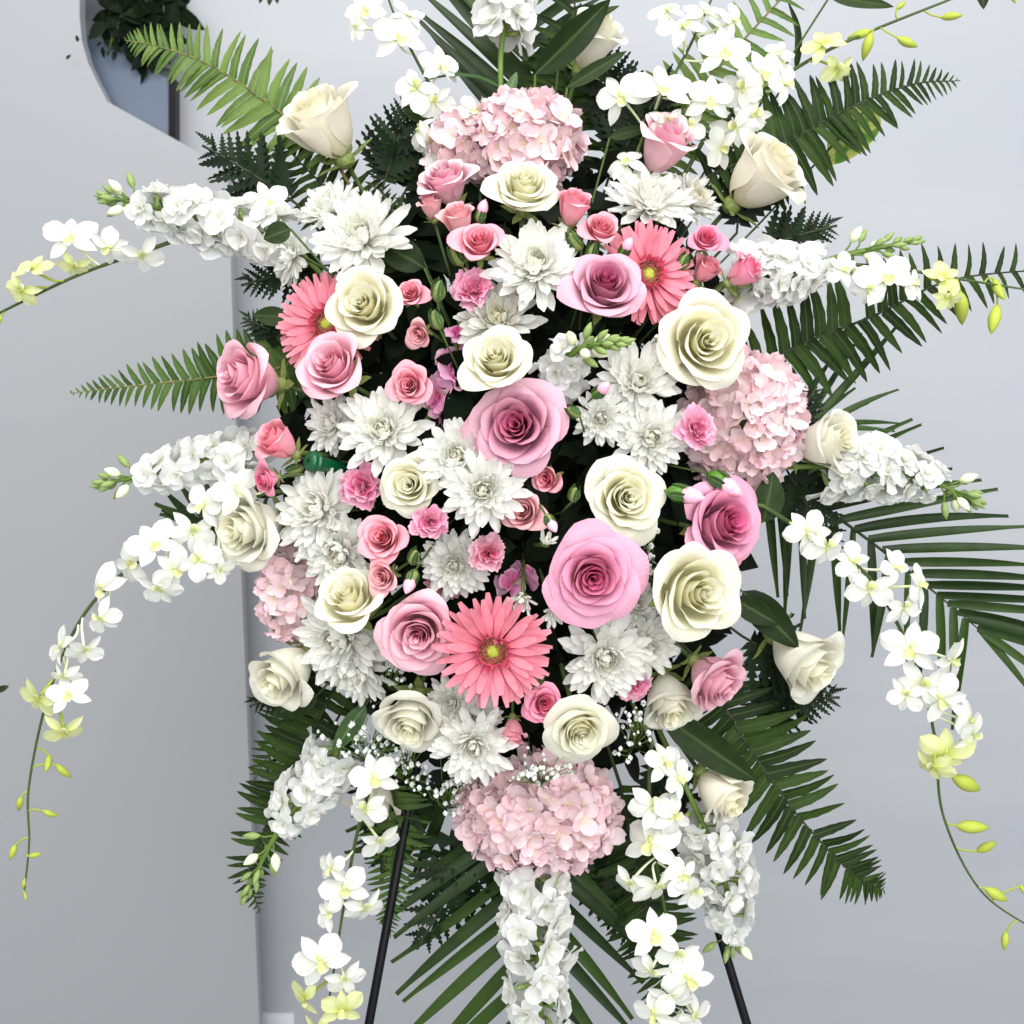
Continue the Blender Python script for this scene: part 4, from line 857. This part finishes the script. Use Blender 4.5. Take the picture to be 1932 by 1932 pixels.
# right frond: blades to the right above the rachis, hanging blades beneath it
LF = []
for i in range(17):
    s = .12 + .86*i/16
    LF.append((s, -1, (62 - 36*s) + rn.uniform(-3, 3), 330 - 60*abs(s-.45) - 70*max(0, s-.7) + rn.uniform(-12, 12), rn.choice((0, 1, 4))))
for i in range(14):
    s = .02 + .9*i/13
    LF.append((s, 1, (58 - 8*s) + rn.uniform(-6, 6), 250 - 40*s + rn.uniform(-25, 25), rn.choice((0, 2, 3))))
LF += [(1.0, -1, 6, 200, 0), (.99, 1, 8, 190, 0)]
palm([(1440, 890, -.07), (1520, 935, -.07), (1640, 1020, -.07), (1760, 1115, -.075), (1850, 1190, -.08)], LF, 'palm frond on the right with long blades behind the drooping orchids', wide=1.15)
LF = []
for i in range(14):
    s = .02 + .9*i/13
    LF.append((s, 1, 52 - 14*s + rn.uniform(-4, 4), 330 - 60*s + rn.uniform(-20, 20), rn.randrange(4)))
    LF.append((s + .01, -1, 50 - 12*s + rn.uniform(-4, 4), 350 - 60*s + rn.uniform(-20, 20), rn.randrange(4)))
palm([(990, 1500, -.05), (985, 1640, -.045), (982, 1800, -.04), (985, 2000, -.04), (985, 2150, -.04)], LF, 'palm frond fanning out at the bottom behind the hanging white stock', wide=1.5)
LF = []
for i in range(11):
    s = .12 + .8*i/10
    LF.append((s, 1, 48 + rn.uniform(-4, 4), 170 + rn.uniform(-15, 15), rn.randrange(4)))
    LF.append((s + .02, -1, 44 + rn.uniform(-4, 4), 330 + rn.uniform(-25, 25), rn.randrange(4)))
palm([(1000, 330, -.11), (1000, 200, -.11), (998, 60, -.11), (1000, -120, -.12)], LF, 'palm frond fanning out at the top centre behind the stock stem', wide=1.5)
palm([(860, 1440, -.08), (800, 1530, -.08), (700, 1620, -.08)], [(s, sd, an, L, b) for s, sd, an, L, b in ((.05, -1, 15, 230, 0), (.15, -1, 22, 210, 1), (.25, 1, 12, 220, 2), (.35, -1, 10, 190, 0), (.45, 1, 20, 170, 3), (.6, -1, 14, 150, 2), (.2, 1, 28, 230, 0), (.75, 1, 10, 120, 1))], 'short palm frond at the lower left pointing past the easel leg', wide=1.6)
palm([(470, 1040, -.04), (420, 1010, -.045), (350, 975, -.05)], [(.0, 1, 60, 140, 0), (.1, -1, 10, 190, 0), (.3, -1, 2, 180, 2), (.5, 1, 16, 140, 0), (.35, 1, 24, 160, 1), (.7, -1, 6, 110, 2), (.8, 1, 12, 100, 0), (.05, 1, 84, 110, 2)], 'trimmed palm frond showing between the left orchids and stock', wide=1.6)
palm([(1430, 860, -.06), (1500, 820, -.065), (1580, 800, -.07)], [(.0, 1, 35, 160, 4), (.2, 1, 25, 190, 4), (.4, -1, 10, 190, 0), (.55, -1, 6, 170, 0), (.7, 1, 8, 170, 1), (.8, -1, 22, 180, 4), (.9, 1, 3, 150, 1), (.3, -1, 30, 230, 1), (.5, -1, 34, 260, 0), (.6, -1, 30, 300, 2)], 'thin arching palm blades above the right white rose')

# leatherleaf: a lobed blade for each pinna
def lobed(seed, n=5):
    vs, fs, pc = [], [], []
    for i in range(n*2 + 1):
        v = i/(n*2); w = .25*(1-v)**.8*(1.0 if i % 2 else .36) + .01
        y1 = v + (.10*(1-v) if i % 2 else 0)
        for u in (-1, 0, 1): vs.append((u*w, (y1 if u else v), -.08*v*v + abs(u)*w*.2)); pc.append((.5, v, abs(u)))
    for i in range(n*2):
        for c in range(2): a = i*3+c; fs.append((a, a+1, a+4, a+3))
    return mesh('pinna', vs, fs, 'leather', pc)
LOB = [lobed(0, 6), lobed(1, 7)]
def leatherleaf(x, y, ang, L, label, d=-.05, n=9, tow=.1):
    rnd = random.Random(int(x*11+y)); b = P(x, y, d); dv = sdir(ang, tow); L = M_(L)
    cv = [b + dv*L*s + U_*(-.08*L*s*s) for s in [i/12 for i in range(13)]]
    t = thing('leatherleaf_frond', M4(b, aim(dv)), label, 'fern', 'leatherleaf fern fronds'); inv = t.matrix_basis.inverted()
    world_child('rachis', tube([CORE(x, y)] + cv, .0016, 5), 'rachis_dark', t)
    for i in range(n):
        s = .12 + .84*i/n; p = b + dv*L*s + U_*(-.08*L*s*s); tg = dv; zz = (N_ - tg*N_.dot(tg)).normalized(); xx = tg.cross(zz)
        l = L*.52*(1-s)**.7 + L*.05
        for sd in (1, -1):
            a = radians(58 - 14*s + rnd.uniform(-6, 6)); child('pinna', rnd.choice(LOB), t, inv @ M4(p, aim(tg*cos(a) + xx*sd*sin(a) + N_*rnd.uniform(-.2, .2), rnd.uniform(-.5, .5)), l))
    child('pinna', LOB[0], t, inv @ M4(b + dv*L*.9, aim(dv), L*.18))
for a in ((560, 385, 145, 220, 'dark leatherleaf frond above the upper left white stock', -.05), (620, 500, 190, 170, 'dark leatherleaf frond beneath the side on chrysanthemum', -.04), (720, 360, 72, 200, 'dark leatherleaf frond right of the cream rose bud', -.06),
          (760, 370, 62, 190, 'dark leatherleaf frond behind the orchid at the top left', -.07), (1430, 470, 20, 160, 'dark leatherleaf frond beneath the upper right cream rose', -.04), (560, 650, 150, 120, 'dark leatherleaf frond left of the left gerbera', -.05),
          (610, 1270, 200, 150, 'dark leatherleaf frond left of the lower left rose bud', -.04), (930, 1560, 235, 260, 'dark leatherleaf frond under the lowest hydrangea on its left', -.06), (1130, 1540, 290, 260, 'dark leatherleaf frond under the lowest hydrangea on its right', -.07),
          (1400, 1200, -30, 190, 'dark leatherleaf frond left of the drooping white rose', -.04), (1400, 1330, 10, 190, 'dark leatherleaf frond right of the lowest pink rose', -.05), (1480, 880, 300, 190, 'dark leatherleaf frond below the right white rose', -.05),
          (1480, 830, 62, 130, 'dark leatherleaf tip above the right white rose', -.05), (1150, 330, 60, 230, 'dark leatherleaf frond left of the two tone pink rose', -.07), (1190, 260, 110, 210, 'dark leatherleaf frond right above the topmost hydrangea', -.08),
          (640, 1350, 240, 220, 'dark leatherleaf frond below the lowest left chrysanthemum', -.06), (760, 1420, 260, 220, 'dark leatherleaf frond beneath the downward white rose', -.06), (1230, 1420, 290, 220, 'dark leatherleaf frond right of the ruffled ivory rose', -.06),
          (700, 480, 120, 160, 'dark leatherleaf frond under the large upper left chrysanthemum', -.05), (1390, 440, 85, 200, 'dark leatherleaf frond left of the upper right cream rose', -.06)):
    leatherleaf(*a)

def big_leaf(x, y, ang, L, W, label, d=0.0, mat='leaf', curl=-.15, roll=0.0, tow=.1, wav=.04, core=True, name='leaf', fold=.25, nv=10, p=.8):
    me = leafcard(1, W, mat, fold, curl, nv, p, .75, wav, 'blade', nu=4); dv = sdir(ang, tow); b = P(x, y, d)
    t = thing(name, M4(b, aim(dv, roll), M_(L)), label, 'leaf', 'single broad leaves')
    child('blade', me, t)
    if core: world_child('stem', tube([b, b.lerp(CORE(x, y), .5) - U_*.004, CORE(x, y)], .0013, 5), 'stem_dark', t)
for a in ((545, 600, 175, 70, .55, 'dark glossy leaf left of the left gerbera', -.02), (1440, 985, 78, 95, .62, 'dark oval leaf right of the open pink rose', .02), (1385, 1130, 330, 95, .5, 'dull green leaf right of the lower ivory rose', .03),
          (1400, 1115, 315, 150, .42, 'longer green leaf touching the palm at right', .02), (1250, 1350, 325, 220, .30, 'long green leaf above the cream rose at lower right', .01), (600, 1310, 205, 100, .5, 'dark leaf beneath the lower left rose bud', -.03),
          (690, 1330, 235, 110, .35, 'green stock leaf at lower left above the baby breath', .0, 'leaf_mid'), (548, 432, 200, 52, .8, 'round dark leaf at the inner end of the upper left stock', .055), (815, 225, 160, 60, .6, 'dark leaf behind the top left orchids', -.03),
          (640, 870, 100, 120, .5, 'dark leaf right of the green cap', .02), (790, 470, 190, 150, .5, 'wide dark leaf right of the large upper left chrysanthemum', .02), (800, 505, 150, 110, .55, 'dark leaf above the left rosebuds', .03),
          (1010, 1660, 275, 70, .2, 'narrow leaf on the stem of the bottom stock', .0, 'leaf_mid'), (1150, 260, 15, 80, .3, 'dark leaf right of the topmost hydrangea', -.02), (955, 190, 70, 60, .35, 'short leaf at the foot of the top stock stem', -.02, 'leaf_mid')):
    big_leaf(*a)
big_leaf(1010, 140, 42, 200, .30, 'broad dark leaf crossing in front of the top white rose', .0, 'leaf', -.1, .5)
big_leaf(1070, 165, 30, 130, .22, 'narrow dark leaf below the top white rose', .0, 'leaf', -.05, .2)
big_leaf(1060, 62, 25, 120, .24, 'dark leaf above the broad leaf at the top', -.02, 'leaf', -.05, -.3)
big_leaf(943, 165, 150, 150, .20, 'curling grey green leaf on the top stock stem', -.02, 'leaf_mid', -.55, 1.0)
big_leaf(1500, 130, 80, 170, .2, 'tall dark strap leaf bending at the top right corner', -.08, 'leaf', -.3, .8, -.1)
big_leaf(1565, -6, 350, 130, .22, 'dark leaf lying along the top right edge', -.08, 'leaf', -.1, .2)
big_leaf(1850, -40, 275, 62, .5, 'dark leaf tip at the very top right corner', -.1, 'leaf', -.1, .2, core=False)
big_leaf(1645, 195, 235, 150, .62, 'yellow and green variegated pothos leaf under the upper right fern', -.07, 'pothos', -.1, .2, name='pothos_leaf')
big_leaf(1470, 90, 250, 120, .4, 'yellow green leaf among the upper right orchids', -.07, 'pothos', -.1, .2, name='pothos_leaf')

# ------------------------------------------------------------------ baby's breath
def gyp(x, y, w, h, n, label, d, seed):
    n = int(n*1.35)
    rnd = random.Random(seed); c = P(x, y + h*.4, d - .04); t = thing('baby_breath', M4(c), label, "baby's breath", 'baby breath sprigs')
    st, bl = [], []
    for i in range(n):
        p = P(x + rnd.gauss(0, w/3.2), y + rnd.gauss(0, h/3.2), d + rnd.uniform(-.015, .02)); m = c.lerp(p, .6) + Vector((rnd.uniform(-.006, .006), 0, rnd.uniform(-.006, .006)))
        st.append(tube([c.lerp(m, .1), m, p], .00045, 4)); s = rnd.uniform(.0014, .0038)
        for k in range(9):
            q = Vector((rnd.gauss(0, 1), rnd.gauss(0, 1), rnd.gauss(0, 1))).normalized(); f = frame(q); a = [p + q*s*.2 + f @ Vector((s*.75*cos(j*pi/2), s*.75*sin(j*pi/2), s*(.5 if j % 2 else .25))) for j in range(4)]
            bl.append(([tuple(v) for v in a], [(0, 1, 2, 3)]))
    world_child('branch', join(*st), 'stem', t, 'stuff'); world_child('blossoms', join(*bl), 'gyp', t, 'stuff', False)
for i, a in enumerate(((690, 1400, 110, 90, 46, 'baby breath sprig above the lower left stock', .0), (765, 1440, 90, 80, 40, 'baby breath sprig under the downward white rose', .005), (735, 1275, 70, 70, 22, 'baby breath sprig left of the downward white rose', .03),
        (850, 1490, 60, 90, 26, 'baby breath sprig left of the lowest hydrangea', .0), (1020, 1455, 90, 60, 30, 'baby breath sprig lying on top of the lowest hydrangea', .075), (1195, 1375, 60, 90, 26, 'baby breath sprig right of the ruffled ivory rose', .03),
        (1225, 1040, 40, 80, 16, 'baby breath sprig behind the open pink rose', .05), (1240, 660, 40, 60, 12, 'baby breath sprig left of the large ivory rose', .05))):
    gyp(*a, 100+i)

# ------------------------------------------------------------------ the green cap of a water tube
def tube_cap():
    ax = sdir(165, .9); t = thing('water_tube', M4(P(590, 871, .055), frame(ax), .5*M_(38)), 'green plastic water tube cap at the left beside a coral spray rose', 'water tube')
    child('cap', mesh('cap', *lathe([(.2, .5), (.55, .55), (.9, .45), (1, .25), (1, .05), (.85, 0), (.85, -.25), (1, -.3), (1, -.5), (.8, -.6)], 20), 'cap'), t)
    child('vial', mesh('vial', *lathe([(.72, -.55), (.70, -3.2), (.4, -3.7), (.001, -3.8)], 16), 'cap'), t)
tube_cap()
